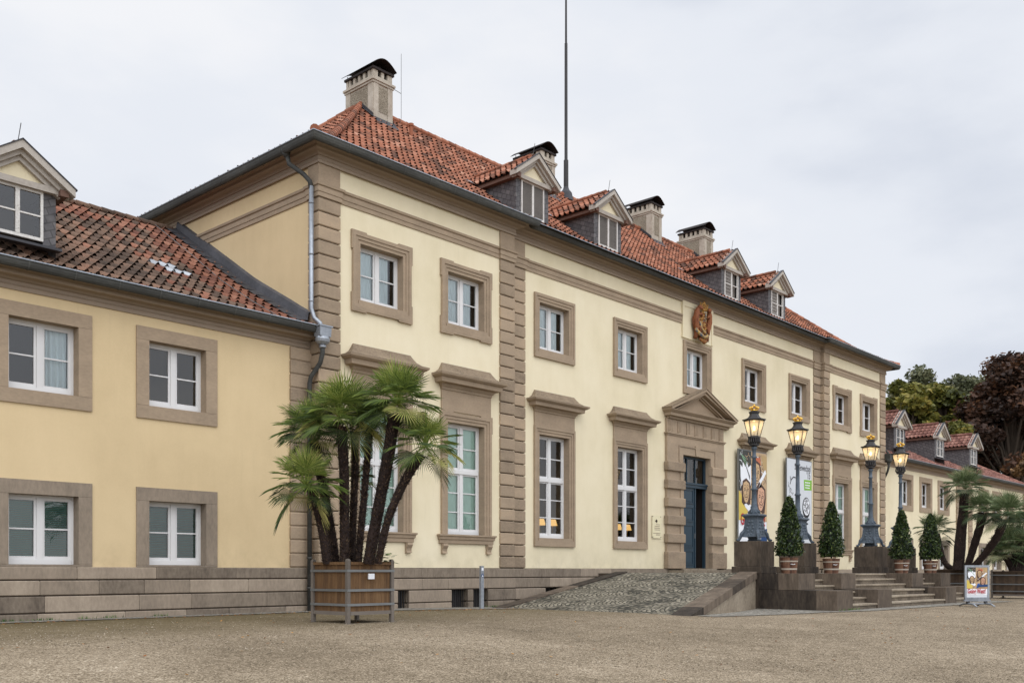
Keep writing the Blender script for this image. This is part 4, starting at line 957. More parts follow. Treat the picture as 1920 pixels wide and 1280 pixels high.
mb.tube([(ax - .24, yc - .2, 8.95), (ax - .20, yc - .22, 8.75), (ax - .06, yc - .24, 8.6), (ax + .1, yc - .24, 8.55)], .04, 8, .98)
for i in range(30): mb.ball((ax + rnd.uniform(-.2, .24), yc - .14, rnd.uniform(8.28, 8.42)), rnd.uniform(.03, .07), 7, 5, rnd.choice([.2, .35, .6]), .15)
mb.build('ribbon', 'arms', arms, True)
mb = MB(); mb.tube([(ax - .17, yc - .14, 9.44), (ax + .29, yc - .14, 9.44)], .05, 8, .75)
for i in range(5):
    x = ax - .16 + i * .11; mb.tube([(x, yc - .16, 9.46), (x + (i - 2) * .01, yc - .18, 9.60)], [.04, .02], 6, .7); mb.ball((x + (i - 2) * .01, yc - .18, 9.62), .03, 7, 5, .75)
mb.tube([(ax - .14, yc - .12, 9.5), (ax + .06, yc - .2, 9.66), (ax + .26, yc - .12, 9.5)], .035, 7, .7); mb.ball((ax + .06, yc - .18, 9.68), .045, 7, 5, .7)
mb.build('crown', 'arms', arms, True)

# ================================================================ wings
WP = [(0, 0), (.50, .16), (1.2, .55), (2.75, 1.38), (4.25, 2.32), (6.5, 3.72)]
WEZ = 5.66; YWG = .36; WEO = -.10      # wing wall plane, eaves line
def wz(r_): return WEZ + float(np.interp(r_, [p[0] for p in WP], [p[1] for p in WP]))
ry_w = lambda z: WEO + float(np.interp(z - WEZ, [p[1] for p in WP], [p[0] for p in WP]))
dz_w = lambda y: wz(y - WEO)
def wing(root, x0, x1, ups, lows, tilem, plast, slotf, fillU, fillL, extra=(), hipend=False, varf=None):
    w = MB(); hh = holes_r(ups, .65, 3.42, 4.76) + holes_r(lows, .65, .14, 1.46)
    wall_y(w, x0, x1, ZP - .02, 5.5, YWG, hh)
    w.face([(x0, 12.2, -1.2), (x1, 12.2, -1.2), (x1, 12.2, 5.6), (x0, 12.2, 5.6)])
    far = x1 if x1 > 34 else x0
    w.face([(far, YWG, -1.2), (far, 12.2, -1.2), (far, 12.2, 5.6), (far, YWG, 5.6)])
    w.build('wall', plast, root)
    it = MB(); it.box(x0 + .1, x1 - .1, .8, 12.1, 2.4, 2.6); it.build('floor_slab', 'joint', root)
    p_ = MB(); plinth_rows(p_, x0, x1, YWG - .07, [(-1.3, -.79), (-.79, -.46), (-.46, -.16), (-.16, .10)]); p_.build('plinth', 'stone_grey', root)
    p_ = MB(); wall_y(p_, x0, x1, -1.3, .09, YWG - .045, []); p_.build('plinth_joint', 'joint', root)
    c = MB(); zc = 5.24
    pth = [(x0, YWG), (x1, YWG)] + ([(x1, 12.2)] if hipend else [])
    c.sweep([(-.02, zc), (.03, zc + .005), (.03, zc + .08), (.045, zc + .095), (.02, zc + .11), (.02, zc + .17), (.06, zc + .185), (.10, zc + .215), (.17, zc + .225), (.225, zc + .235), (.24, zc + .26), (.245, zc + .33), (.28, zc + .35), (.35, zc + .36), (-.02, zc + .40)], pth, .45); c.build('cornice', 'trim', root)
    gutter(pth, WEZ + .03, 'gutter', root, .35, .51, .15)
    rf = tile_roof('roof', (0, WEO, WEZ), (1, 0, 0), (0, 1, 0), WP, x0, x1 + (.46 if hipend else 0), tilem, root, slotf=slotf, varf=varf, seed=21, hi=(lambda r_: x1 + .46 - r_) if hipend else None)
    tile_roof('roof_slope', (0, WEO + 13.0, WEZ), (1, 0, 0), (0, -1, 0), WP, x0, x1 + (.46 if hipend else 0), tilem[:1], rf, seed=22, rl=.6, tw=.45, hi=(lambda r_: x1 + .46 - r_) if hipend else None)
    if hipend:
        tile_roof('roof_slope', (x1 + .46, 0, WEZ), (0, 1, 0), (-1, 0, 0), WP, WEO, WEO + 13, tilem[:1], rf, lo=lambda r_: WEO + r_, hi=lambda r_: WEO + 13 - r_, seed=23)
        ridge_tiles('hip_tiles', [(x1 + .46 - r_, WEO + r_, WEZ + z + .06) for r_, z in WP], .09, tilem[0], rf)
    ridge_tiles('ridge_tiles', [(x0, WEO + 6.5, WEZ + 3.76), (x1 - (6.1 if hipend else 0), WEO + 6.5, WEZ + 3.76)], .09, tilem[0], rf)
    for i, c_ in enumerate(ups): window(root, c_, YWG, .65, 3.42, 4.76, 'wing', fillU[i % len(fillU)], 'stone')
    for i, c_ in enumerate(lows): window(root, c_, YWG, .65, .14, 1.46, 'wing', fillL[i % len(fillL)], 'stone_grey')
    return rf
wl = empty('wing_building', (-8, 6.2, -.95))
tag(wl, 'lower ochre side wing on the left with dark mossy pantiles and green blinds', 'building')
def sl_left(s_, r_, rg):
    z = np.where(s_ > -1.25 - (6.5 - r_) * .04 - .28 * rg.random(len(s_)), 1, 0)
    z = np.where((rg.random(len(s_)) < .06), 1, z)
    z = np.where((rg.random(len(s_)) < .25) & (s_ > -3.2), 1, z)
    if 5.2 < r_ < 6.6: z = np.where(rg.random(len(s_)) < .45, 1, z)
    if 2.55 < r_ < 3.15: z = np.where((s_ > -2.42 + (2.85 - r_) * .8) & (s_ < -1.72 + (2.85 - r_) * .8), 2, z)
    return z
rfL = wing(wl, -20, -.001, [-14.4, -11.6, -8.9, -6.12, -3.365], [-14.4, -11.6, -8.9, -6.12, -3.365], ['tile_old', 'tile_red', 'tile_glass'], 'plaster2', sl_left, ['drape', 'drape', 'none', 'drape', 'none'], ['venetian'])
q = MB()   # quoins against the palace
for k in range(16):
    z = .10 + k * (5.24 - .1) / 16; q.block(-.56, .03, YWG - .05, YWG + .1, z + .011, z + (5.24 - .1) / 16 - .011, .02, rnd.random())
q.box(-.54, 0, YWG - .03, YWG + .1, .1, 5.2, .1); q.build('quoin_pilaster', 'stone', wl)
# lead flashing where the wing roof meets the palace side wall
f_ = MB()
pts = [(r_, z) for r_, z in WP]
fine = [(6.5 * i / 16, float(np.interp(6.5 * i / 16, [p[0] for p in WP], [p[1] for p in WP]))) for i in range(17)]
for (ra, za), (rb, zb) in zip(fine[:-1], fine[1:]):
    if ra < .3: continue
    ya, yb_ = WEO + ra, WEO + rb; A, B = WEZ + za, WEZ + zb; v_ = rnd.uniform(.3, .6)
    f_.face([(-.42, ya, A + .075), (-.42, yb_, B + .075), (-.09, yb_, B + .12), (-.09, ya, A + .12)], v_)
    f_.face([(-.09, ya, A + .12), (-.09, yb_, B + .12), (-.06, yb_, B + .30), (-.06, ya, A + .30)], v_ + .15)
    f_.face([(-.06, ya, A + .30), (-.06, yb_, B + .30), (.04, yb_, B + .34), (.04, ya, A + .34)], v_ + .35)
    f_.box(-.43, -.085, yb_ - .01, yb_ + .012, B + .09, B + .105, .2)
f_.build('wall_flashing', 'lead', rfL)
f_ = MB(); f_.tube([(-1.0, WEO + .2, WEZ + .12)] + [(-1.05 + .1 * i, WEO + p[0], WEZ + p[1] + .09) for i, p in enumerate(WP[2:])], .008, 5); f_.build('lightning_cable', 'strap', rfL)
for cxd in (-6.42, -11.4):
    dormer(cxd, .85, 6.42, 7.38, .73, 7.50, 8.16, ry_w, 'glass', wl, 'tile_old', depth_fn=dz_w, hw_win=.48)
wr = empty('wing_building', (46, 6.2, -.95))
tag(wr, 'long lower side wing on the far right with brownish red roof and small dormers', 'building')
RW = [37.3, 40.07, 42.8, 49.78, 52.4, 55.1]
rfR = wing(wr, 33.701, 58.7, RW, RW, ['tile_wine'], 'plaster', None, ['curtain', 'none', 'none', 'none', 'curtain', 'none'], ['green', 'none', 'curtain', 'none', 'none'], hipend=True)
q = MB()
for (a_, b_) in ((44.84, 45.5), (46.95, 47.6), (58.0, 58.72)):
    for k in range(16):
        z = .10 + k * (5.24 - .1) / 16; q.block(a_, b_, YWG - .06, YWG + .1, z + .011, z + (5.24 - .1) / 16 - .011, .02, rnd.random())
q.box(45.5, 46.95, YWG - .03, YWG + .01, 3.1, 5.2, .6)
q.build('quoin_pilaster', 'stone', wr)
for cxd in (37.7, 43.62, 49.45): dormer(cxd, .85, 6.50, 7.48, .78, 7.60, 8.38, ry_w, 'glass', wr, 'tile_wine', depth_fn=dz_w, hw_win=.50)

# flagpole
mb = MB(); mb.tube([(XC - .1, YRG, ZRG - .1), (XC - .1, YRG, ZRG + 1.5), (XC - .1, YRG, ZRG + 1.52), (XC - .1, YRG, ZRG + 6.2), (XC - .1, YRG, ZRG + 6.22), (XC - .1, YRG, ZRG + 11)], [.10, .095, .065, .06, .045, .03], 12)
fp = mb.build('flagpole', 'iron_dark', None); tag(fp, 'tall thin dark flagpole rising from the roof ridge', 'flagpole')
mb = MB(); mb.lathe([(.30, ZRG - .15), (.24, ZRG + .18), (.13, ZRG + .32), (.10, ZRG + .42)], XC - .1, YRG, 14); mb.build('pole_foot', 'lead', fp)

# ================================================================ perron
PX = [11.41, 14.11, 19.61, 22.31]; ZT = -.05
st = empty('entrance_steps', (XC, -6, -1.05)); tag(st, 'dark stone entrance steps with stepped side walls before the blue door', 'steps')
mb = MB(); mb.box(10.91, 22.81, -5.45, .15, -1.3, ZT - .012, .5)
mb.build('landing', 'dark_stone', st)
mb = MB(); mb.face([(10.91, -5.46, ZT), (22.81, -5.46, ZT), (22.81, .13, ZT), (10.91, .13, ZT)]); mb.build('landing_paving', 'cobble', st)
for x in PX:
    mb = MB(); x0, x1 = x - .5, x + .5
    y = -5.45; cuts = [-5.45 + .0, -5.30 - .6, -6.2, -6.65]
    mb.block(x0, x1, -6.05, -5.46, -.50, ZT, .006, rnd.random()); mb.block(x0, x1, -6.65, -6.055, -.50, ZT, .006, rnd.uniform(.6, 1))
    mb.block(x0, x1, -6.6, -5.47, -1.3, -.505, .006, rnd.random()); mb.block(x0, x1, -7.15, -6.605, -1.3, -.505, .006, rnd.random()); mb.block(x0, x1, -7.73, -7.155, -1.3, -.505, .006, rnd.uniform(.6, 1))
    if x == PX[0]: mb.box(x0 - .003, x0 + .2, -5.46, -4.9, -1.3, ZT - .005, .2)
    mb.build('side_wall', 'dark_stone', st)
TR = [(-5.79, -.06), (-6.11, -.225), (-6.45, -.39), (-7.07, -.555), (-7.40, -.72), (-7.72, -.885)]
for xa_, xb_ in ((PX[0] + .5, PX[1] - .5), (PX[1] + .5, PX[2] - .5), (PX[2] + .5, PX[3] - .5)):
    for i, (y, z) in enumerate(TR):
        mb = MB(); n = max(1, int((xb_ - xa_) / 1.5)); yb_ = -5.46 if i == 0 else TR[i - 1][0] + .06
        for k in range(n):
            a_, b_ = xa_ + (xb_ - xa_) * k / n, xa_ + (xb_ - xa_) * (k + 1) / n
            mb.block(a_ + .003, b_ - .003, y, yb_, z - .06, z, .012, rnd.uniform(.5, 1)); mb.box(a_ + .003, b_ - .003, y + .035, yb_, z - .5, z - .062, rnd.uniform(0, .3))
        mb.build('step', 'step_stone', st)
# ramp
rp = empty('ramp', (8, -3.5, -1.0)); tag(rp, 'cobbled ramp with dark stone kerbs rising to the entrance landing from the left', 'ramp')
def rzp(x): t_ = (x - 4.9) / (10.91 - 4.9); t_ = max(0, min(1, t_)); return -1.07 + (ZT + .02 + 1.07) * (t_ * .97 + .03 * math.sin(t_ * math.pi / 2))
yin = lambda x: -1.0 - .0 * x
yout = lambda x: -5.42 - (10.91 - x) * .255
sur = MB(); n = 14
for i in range(n):
    a_, b_ = 4.75 + (10.95 - 4.75) * i / n, 4.75 + (10.95 - 4.75) * (i + 1) / n
    for k in range(6):
        f0, f1 = k / 6, (k + 1) / 6
        P = lambda x, f: (x, yin(x) + (yout(x) + .55 - yin(x)) * f, rzp(x))
        sur.face([P(a_, f1), P(b_, f1), P(b_, f0), P(a_, f0)])
sur.build('ramp_surface', 'cobble', rp)
for nm, yo, wd, tall in (('kerb', lambda x: yout(x), .55, 1), ('kerb', lambda x: yin(x), .42, 0)):
    mb = MB(); n = 5; low = MB()
    for i in range(n):
        a_, b_ = 4.85 + (10.905 - 4.85) * i / n + .004, 4.85 + (10.905 - 4.85) * (i + 1) / n - .004; v_ = rnd.random()
        th = .2
        def yy(x): return (yo(x), yo(x) + wd)
        vs = []
        for x in (a_, b_):
            y0_, y1_ = yy(x); z = rzp(x) + .035
            vs += [(x, y0_, z - th), (x, y1_, z - th), (x, y1_, z), (x, y0_, z)]
        mb.add(vs, [(0, 1, 2, 3), (7, 6, 5, 4), (0, 4, 5, 1), (1, 5, 6, 2), (2, 6, 7, 3), (3, 7, 4, 0)], v_)
        if tall:
            vs = []
            for x in (a_ - .004, b_ + .004):
                y0_, y1_ = yy(x); z = rzp(x) + .035 - th
                vs += [(x, y0_ + .05, -1.4), (x, y1_ - .02, -1.4), (x, y1_ - .02, z), (x, y0_ + .05, z)]
            low.add(vs, [(0, 1, 2, 3), (7, 6, 5, 4), (0, 4, 5, 1), (1, 5, 6, 2), (2, 6, 7, 3), (3, 7, 4, 0)], .8)
        else:
            vs = []
            for x in (a_, b_):
                y0_, y1_ = yy(x); z = rzp(x) + .035 - th
                vs += [(x, y0_, -1.4), (x, y1_ - .04, -1.4), (x, y1_ - .04, z), (x, y0_, z)]
            low.add(vs, [(0, 1, 2, 3), (7, 6, 5, 4), (0, 4, 5, 1), (1, 5, 6, 2), (2, 6, 7, 3), (3, 7, 4, 0)], .5)
    mb.build('kerb', 'dark_stone', rp); low.build('retaining_wall', 'step_stone' if tall else 'dark_stone', rp)

# pedestals, lamps, pots, trees --------------------------------
PLAB = ['dark stone block pedestal under the first lamp from the left, right of the ramp', 'dark stone pedestal behind the leftmost clipped bay tree', 'dark stone pedestal right of the wide steps under the third lamp from the left', 'dark stone pedestal behind the third clipped bay tree, under the rightmost lamp']
LLAB = ['lit grey lantern post standing before the Indian chiefs banner', 'lit grey lantern post standing before the white banner with green square', 'lit grey lantern post third from left, standing before the rightmost windows of the palace', 'lit grey lantern post farthest right, standing before the side wing roof']
def pedestal(x, y):
    r_ = empty('pedestal', (x, y, ZT)); mb = MB()
    mb.block(x - .41, x + .04, y - .41, y + .41, ZT + .2, .86, .01, .55); mb.block(x + .043, x + .41, y - .41, y + .41, ZT + .2, .86, .01, .75)
    mb.build('block', 'dark_stone', r_)
    mb = MB(); mb.block(x - .46, x + .46, y - .46, y + .46, ZT + .001, ZT + .198, .012, .4); mb.build('base', 'dark_stone', r_); return r_
def lamp(x, y, z0):
    r_ = empty('street_lamp', (x, y, z0))
    mb = MB()   # flared square iron base on four paws
    q = lambda hh: z0 + hh
    L_ = [(.0, 0, 0)]
    pr = [(.125, .275), (.14, .27), (.2, .245), (.45, .205), (.62, .19), (.66, .2), (.70, .23), (.72, .26), (.76, .255), (.78, .2)]
    for (h0, a0), (h1, a1) in zip(pr[:-1], pr[1:]): mb.frustum(x, y, q(h0), q(h1), a0, a0, a1, a1, .5)
    for sx in (-1, 1):
        for sy in (-1, 1):
            mb.tube([(x + sx * .2, y + sy * .2, q(.30)), (x + sx * .26, y + sy * .26, q(.2)), (x + sx * .29, y + sy * .29, q(.08)), (x + sx * .32, y + sy * .32, q(.03))], [.05, .055, .04, .045], 8, .4)
            mb.ball((x + sx * .33, y + sy * .33, q(.035)), (.06, .06, .035), 8, 5, .4)
    mb.frustum(x, y, q(.0), q(.13), .10, .10, .14, .14, .1)
    # relief ornament on each side
    for k in range(5):
        for sx in (-1, 1):
            for (dx_, dy_) in ((1, 0), (0, 1)):
                for s2 in (-1, 1):
                    hh = .2 + k * .09; hw_ = .255 - hh * .11; o_ = (.09 - abs(k - 2) * .025) * sx
                    p0 = (x + dx_ * o_ + dy_ * s2 * hw_, y + dy_ * o_ + dx_ * s2 * hw_, q(hh)); mb.ball(p0, (.035, .035, .04), 6, 4, .75)
    bs = mb.build('base', 'iron', r_)
    mb = MB()
    mb.lathe([(.15, q(.77)), (.17, q(.80)), (.12, q(.84)), (.14, q(.88)), (.10, q(.93)), (.105, q(.98)), (.075, q(1.02)), (.085, q(1.05)), (.075, q(1.08)), (.07, q(1.45)), (.095, q(1.47)), (.095, q(1.50)), (.065, q(1.52)), (.052, q(2.36)), (.075, q(2.38)), (.075, q(2.41)), (.055, q(2.43)), (.055, q(2.60)), (.08, q(2.63)), (.09, q(2.66)), (.06, q(2.69)), (.06, q(2.72))], x, y, 16, .5)
    for k in range(8):
        t_ = k * math.pi / 4; mb.tube([(x + .10 * math.cos(t_), y + .10 * math.sin(t_), q(.80)), (x + .15 * math.cos(t_), y + .15 * math.sin(t_), q(.86)), (x + .17 * math.cos(t_), y + .17 * math.sin(t_), q(.80))], [.02, .018, .03], 6, .6)
    mb.build('pole', 'iron', r_, True)
    mb = MB(); mb.lathe([(.07, q(2.70)), (.15, q(2.73)), (.13, q(2.76)), (.09, q(2.82)), (.12, q(2.88)), (.17, q(2.93)), (.17, q(2.96))], x, y, 12, .4)
    for k in range(16):
        t_ = k * math.pi / 8; mb.tube([(x + .10 * math.cos(t_), y + .10 * math.sin(t_), q(2.74)), (x + .17 * math.cos(t_), y + .17 * math.sin(t_), q(2.82)), (x + .15 * math.cos(t_), y + .15 * math.sin(t_), q(2.92))], .015, 5, .7)
    # lantern frame
    zb, zt_ = q(2.97), q(3.43); rb, rt = .165, .285; n = 6
    mb.lathe([(rb + .01, zb - .02), (rb + .015, zb), (rb, zb + .02)], x, y, n, .3)
    for k in range(n):
        t_ = 2 * math.pi * k / n; mb.tube([(x + rb * math.cos(t_), y + rb * math.sin(t_), zb), (x + rt * math.cos(t_), y + rt * math.sin(t_), zt_)], .011, 5, .3)
    mb.lathe([(rt - .02, zt_ - .02), (rt + .05, zt_ + .02), (rt + .04, zt_ + .045), (.24, zt_ + .055), (.17, zt_ + .10), (.135, zt_ + .15), (.125, zt_ + .20), (.15, zt_ + .23), (.15, zt_ + .26), (.10, zt_ + .27)], x, y, n, .5)
    ln = mb.build('lantern', 'iron_dark', r_)
    mb = MB()
    for k in range(n):
        t0, t1 = 2 * math.pi * k / n, 2 * math.pi * (k + 1) / n
        mb.face([(x + rb * math.cos(t0), y + rb * math.sin(t0), zb + .02), (x + rb * math.cos(t1), y + rb * math.sin(t1), zb + .02), (x + (rt - .01) * math.cos(t1), y + (rt - .01) * math.sin(t1), zt_ - .01), (x + (rt - .01) * math.cos(t0), y + (rt - .01) * math.sin(t0), zt_ - .01)])
    mb.build('pane', 'lglass', ln)
    mb = MB(); mb.ball((x, y, zb + .25), (.035, .035, .07), 10, 8); mb.build('burner', 'flame', ln, True)
    mb = MB(); mb.tube([(x, y, zb - .02), (x, y, zb + .18)], .012, 6); mb.build('gas_pipe', 'iron_dark', ln)
    mb = MB(); z = zt_ + .27; mb.lathe([(.09, z), (.10, z + .03), (.085, z + .05)], x, y, 12)
    for k in range(6):
        t_ = k * math.pi / 3; cc, ss_ = math.cos(t_), math.sin(t_)
        mb.tube([(x + .085 * cc, y + .085 * ss_, z + .04), (x + .125 * cc, y + .125 * ss_, z + .08), (x + .10 * cc, y + .10 * ss_, z + .12), (x + .02 * cc, y + .02 * ss_, z + .145)], [.02, .022, .02, .015], 6); mb.ball((x + .125 * cc, y + .125 * ss_, z + .10), .025, 6, 5)
    mb.ball((x, y, z + .16), .03, 8, 6); mb.tube([(x, y, z + .17), (x, y, z + .215)], [.015, .004], 6); mb.build('crown', 'gold', ln, True)
    ld = bpy.data.lights.new('gas_light', 'POINT'); ld.energy = 4; ld.color = (1, .68, .32); ld.shadow_soft_size = .05
    lo_ = bpy.data.objects.new('gas_light', ld); C.objects.link(lo_); lo_.parent = ln; lo_.location = Vector((x, y, zb + .36)) - world_loc(ln)
    return r_
ped0 = lamp0 = None
for i, x in enumerate(PX):
    if i == 0: a_, b_ = pedestal(x, -5.05), lamp(x, -5.05, .86); ped0, lamp0 = a_, b_
    else: a_, b_ = copy_tree(ped0, None, Vector((x - PX[0], 0, 0))), copy_tree(lamp0, None, Vector((x - PX[0], 0, 0)))
    tag(a_, PLAB[i], 'pedestal', 'stone pedestals under the lanterns'); tag(b_, LLAB[i], 'street lamp', 'gas lanterns on the entrance steps')
def leafcloud(mb, pts, size, flat=0.0, seed=1, aspect=.5, varf=None):
    rg = random.Random(seed)
    for p in pts:
        d1 = Vector((rg.gauss(0, 1), rg.gauss(0, 1), rg.gauss(0, 1) * (1 - flat))).normalized(); d2 = d1.cross(Vector((rg.gauss(0, 1), rg.gauss(0, 1), rg.gauss(0, 1)))).normalized()
        s_ = size * rg.uniform(.6, 1.3); p = Vector(p)
        a_, b_ = d1 * s_ * .5, d2 * s_ * .5 * aspect
        mb.face([p - a_, p + b_, p + a_, p - b_], varf(p) if varf else rg.random())
def bay(x, y, z0, seed, lean=0.0):
    r_ = empty('bay_tree', (x, y, z0 + .42)); rg = random.Random(seed); pts = []
    while len(pts) < 4300:
        h_ = rg.random() ** 1.25; rad = (.345 * (1 - h_) ** .62 + .03) * (1.0 if h_ > .06 else .8)
        t_ = rg.uniform(0, 2 * math.pi); bumpy = 1 + .10 * math.sin(4 * t_ + h_ * 15 + seed * 2.3) + .09 * math.sin(7 * t_ - h_ * 27 + seed)
        q = rad * bumpy * (1.06 - .42 * rg.random() ** 1.6)
        pts.append((x + q * math.cos(t_) + lean * h_, y + q * math.sin(t_), z0 + .50 + h_ * 1.62))
    mb = MB(); leafcloud(mb, pts, .085, 0, seed, .45, lambda p: min(1, max(0, rg.gauss(.48, .32)))); mb.build('crown', 'bay', r_)
    mb = MB(); mb.lathe([(.02, z0 + .56), (.21, z0 + .66), (.19, z0 + 1.0), (.13, z0 + 1.5), (.04, z0 + 1.9), (.01, z0 + 1.95)], x, y, 12, .02); mb.build('inner_foliage', 'bay', r_)
    mb = MB(); mb.tube([(x, y, z0 + .36), (x + .01, y, z0 + .8)], .025, 7); mb.build('trunk', 'tree_bark', r_); return r_
def pot(x, y, z0):
    r_ = empty('plant_tub', (x, y, z0)); mb = MB(); n = 22
    for k in range(n):
        t0, t1 = 2 * math.pi * k / n, 2 * math.pi * (k + .93) / n; v_ = rnd.random(); c0, s0_, c1, s1_ = math.cos(t0), math.sin(t0), math.cos(t1), math.sin(t1)
        mb.add([(x + .20 * c0, y + .20 * s0_, z0), (x + .20 * c1, y + .20 * s1_, z0), (x + .25 * c1, y + .25 * s1_, z0 + .44), (x + .25 * c0, y + .25 * s0_, z0 + .44), (x + .17 * c0, y + .17 * s0_, z0), (x + .17 * c1, y + .17 * s1_, z0), (x + .225 * c1, y + .225 * s1_, z0 + .44), (x + .225 * c0, y + .225 * s0_, z0 + .44)],
               [(0, 1, 2, 3), (5, 4, 7, 6), (3, 2, 6, 7), (0, 3, 7, 4), (1, 5, 6, 2)], v_)
    mb.build('staves', 'terracotta', r_)
    mb = MB(); mb.lathe([(.212, z0 + .10), (.217, z0 + .10), (.221, z0 + .145), (.214, z0 + .145)], x, y, 24); mb.lathe([(.236, z0 + .32), (.242, z0 + .32), (.246, z0 + .355), (.238, z0 + .355)], x, y, 24); mb.build('hoop', 'band', r_)
    mb = MB(); mb.lathe([(.22, z0 + .38), (.22, z0 + .39)], x, y, 20); mb.build('soil', 'soil', r_)
    mb = MB(); dx_, dy_ = -.62, -.78; hx, hy = x + dx_ * .245, y + dy_ * .245; mb.tube([(hx + .05, hy - .04, z0 + .26), (hx - .0, hy - .02, z0 + .245), (hx - .05, hy + .04, z0 + .26)], .009, 6); mb.build('handle', 'white', r_); return r_
TLAB = ['clipped bay tree on the left of the steps, leftmost and tallest looking of the four', 'clipped bay tree second from the left, left of the wide middle steps', 'clipped bay tree right of the wide steps, before the rightmost lantern', 'clipped bay tree farthest right, before the smaller palm leaves']
OLAB = ['small reddish brown tub with pale hoops holding the leftmost bay tree', 'small brown tub with pale hoops second from the left, left of the wide steps', 'small brown tub with pale hoops right of the wide steps, third from the left', 'small brown tub with pale hoops farthest right on the steps wall']
pot0 = None
for i, x in enumerate(PX):
    p_ = pot(x, -6.12, ZT) if i == 0 else copy_tree(pot0, None, Vector((x - PX[0], 0, 0)))
    if i == 0: pot0 = p_
    tag(p_, OLAB[i], 'plant tub', 'tubs with bay trees on the steps')
    tag(bay(x, -6.12, ZT, 30 + i, (0, .01, -.01, .02)[i]), TLAB[i], 'tree', 'clipped bay trees on the steps')

# ================================================================ banners
def text_mesh(s_, size, name, mat, parent, loc, sx=1.0, align='LEFT', shear=0, rot=0.0, yoff=0.0, extrude=.002, bold=0.0):
    cu = bpy.data.curves.new(name, 'FONT'); cu.body = s_; cu.size = size; cu.align_x = align; cu.extrude = extrude; cu.shear = shear; cu.resolution_u = 3; cu.offset = bold
    tmp = bpy.data.objects.new('tmp_text', cu); C.objects.link(tmp)
    dg = bpy.context.evaluated_depsgraph_get(); me = bpy.data.meshes.new_from_object(tmp.evaluated_get(dg)); bpy.data.objects.remove(tmp); me.name = name
    me.materials.clear(); me.materials.append(mat)
    Mx = Matrix.Translation(Vector(loc) - world_loc(parent)) @ Matrix.Rotation(R(90), 4, 'X') @ Matrix.Rotation(rot, 4, 'Z') @ Matrix.Scale(sx, 4, (1, 0, 0))
    me.transform(Mx); o_ = bpy.data.objects.new(name, me); C.objects.link(o_); o_.parent = parent; return o_
PC = {k: pict('print_' + k, c_) for k, c_ in dict(white=(232, 234, 238), tan=(196, 164, 124), tan2=(186, 158, 124), brown=(74, 50, 40), dark=(58, 60, 56), green=(122, 158, 124), yellow=(206, 182, 84), blue=(58, 92, 156), navy=(20, 62, 110), red=(172, 30, 42), pink=(206, 160, 132), orange=(186, 104, 72), grey=(206, 210, 214), lime=(120, 176, 44), black=(36, 36, 40), ochre=(178, 150, 104)).items()}
def blob(mb, pts, y, th=.003): mb.extr(pts, y - th, y, .5)
def ell(cx, cz, rx, rz_, n=20, a0=0, tilt=0):
    o_ = []
    for i in range(n):
        t_ = 2 * math.pi * i / n; x, z = rx * math.cos(t_), rz_ * math.sin(t_); o_.append((cx + x * math.cos(tilt) - z * math.sin(tilt), cz + x * math.sin(tilt) + z * math.cos(tilt)))
    return o_
def line(pts, w_):
    L_, R_ = [], []
    for i, p in enumerate(pts):
        a_ = pts[max(i - 1, 0)]; b_ = pts[min(i + 1, len(pts) - 1)]; dx_, dz_ = b_[0] - a_[0], b_[1] - a_[1]; l = math.hypot(dx_, dz_) or 1
        ww = w_ * (.4 + .6 * math.sin(math.pi * (i + .5) / len(pts)))
        L_.append((p[0] - dz_ / l * ww, p[1] + dx_ / l * ww)); R_.append((p[0] + dz_ / l * ww, p[1] - dx_ / l * ww))
    return L_ + R_[::-1]
def portrait(layers, cx, cz, s_, skin, tilt, y):
    """a drawn weathered face: long head, hair, eyes, nose, mouth and creases"""
    def T(x, z): x *= s_; z *= s_; return (cx + x * math.cos(tilt) - z * math.sin(tilt), cz + x * math.sin(tilt) + z * math.cos(tilt))
    def P(k, pts, d): layers.setdefault((k, d), MB()); blob(layers[(k, d)], [T(*p) for p in pts], y - d * .0035)
    P('brown', [(-.55, .75), (0, 1.0), (.6, .7), (.72, 0), (.62, -1.0), (.35, -1.1), (0, -.95), (-.4, -1.1), (-.68, -.9), (-.66, 0)], 1)
    P(skin, [(-.42, .62), (0, .78), (.42, .6), (.5, .1), (.42, -.45), (.2, -.85), (-.02, -.92), (-.24, -.82), (-.44, -.42), (-.5, .1)], 2)
    for sg in (-1, 1):
        P('brown', line([(sg * .1, .14), (sg * .24, .2), (sg * .38, .12)], .035), 3); P('black', line([(sg * .12, .03), (sg * .23, .06), (sg * .33, .01)], .03), 3)
        P('tan2' if skin != 'tan2' else 'pink', ell(sg * .23, -.02, .1, .04, 10), 3)
        P('brown', line([(sg * .13, -.3), (sg * .27, -.45), (sg * .3, -.6)], .02), 3); P('brown', line([(sg * .4, .0), (sg * .38, -.25), (sg * .28, -.4)], .018), 3); P('brown', line([(sg * .05, .42), (sg * .2, .46), (sg * .34, .4)], .015), 3)
    P('brown', line([(.03, .12), (.07, -.1), (.12, -.24), (.0, -.3), (-.1, -.25)], .028), 3); P('brown', line([(-.2, -.5), (0, -.46), (.2, -.52)], .035), 3); P('brown', line([(-.1, -.63), (.02, -.66), (.12, -.63)], .02), 3); P('brown', line([(-.25, .3), (0, .33), (.25, .29)], .012), 3)
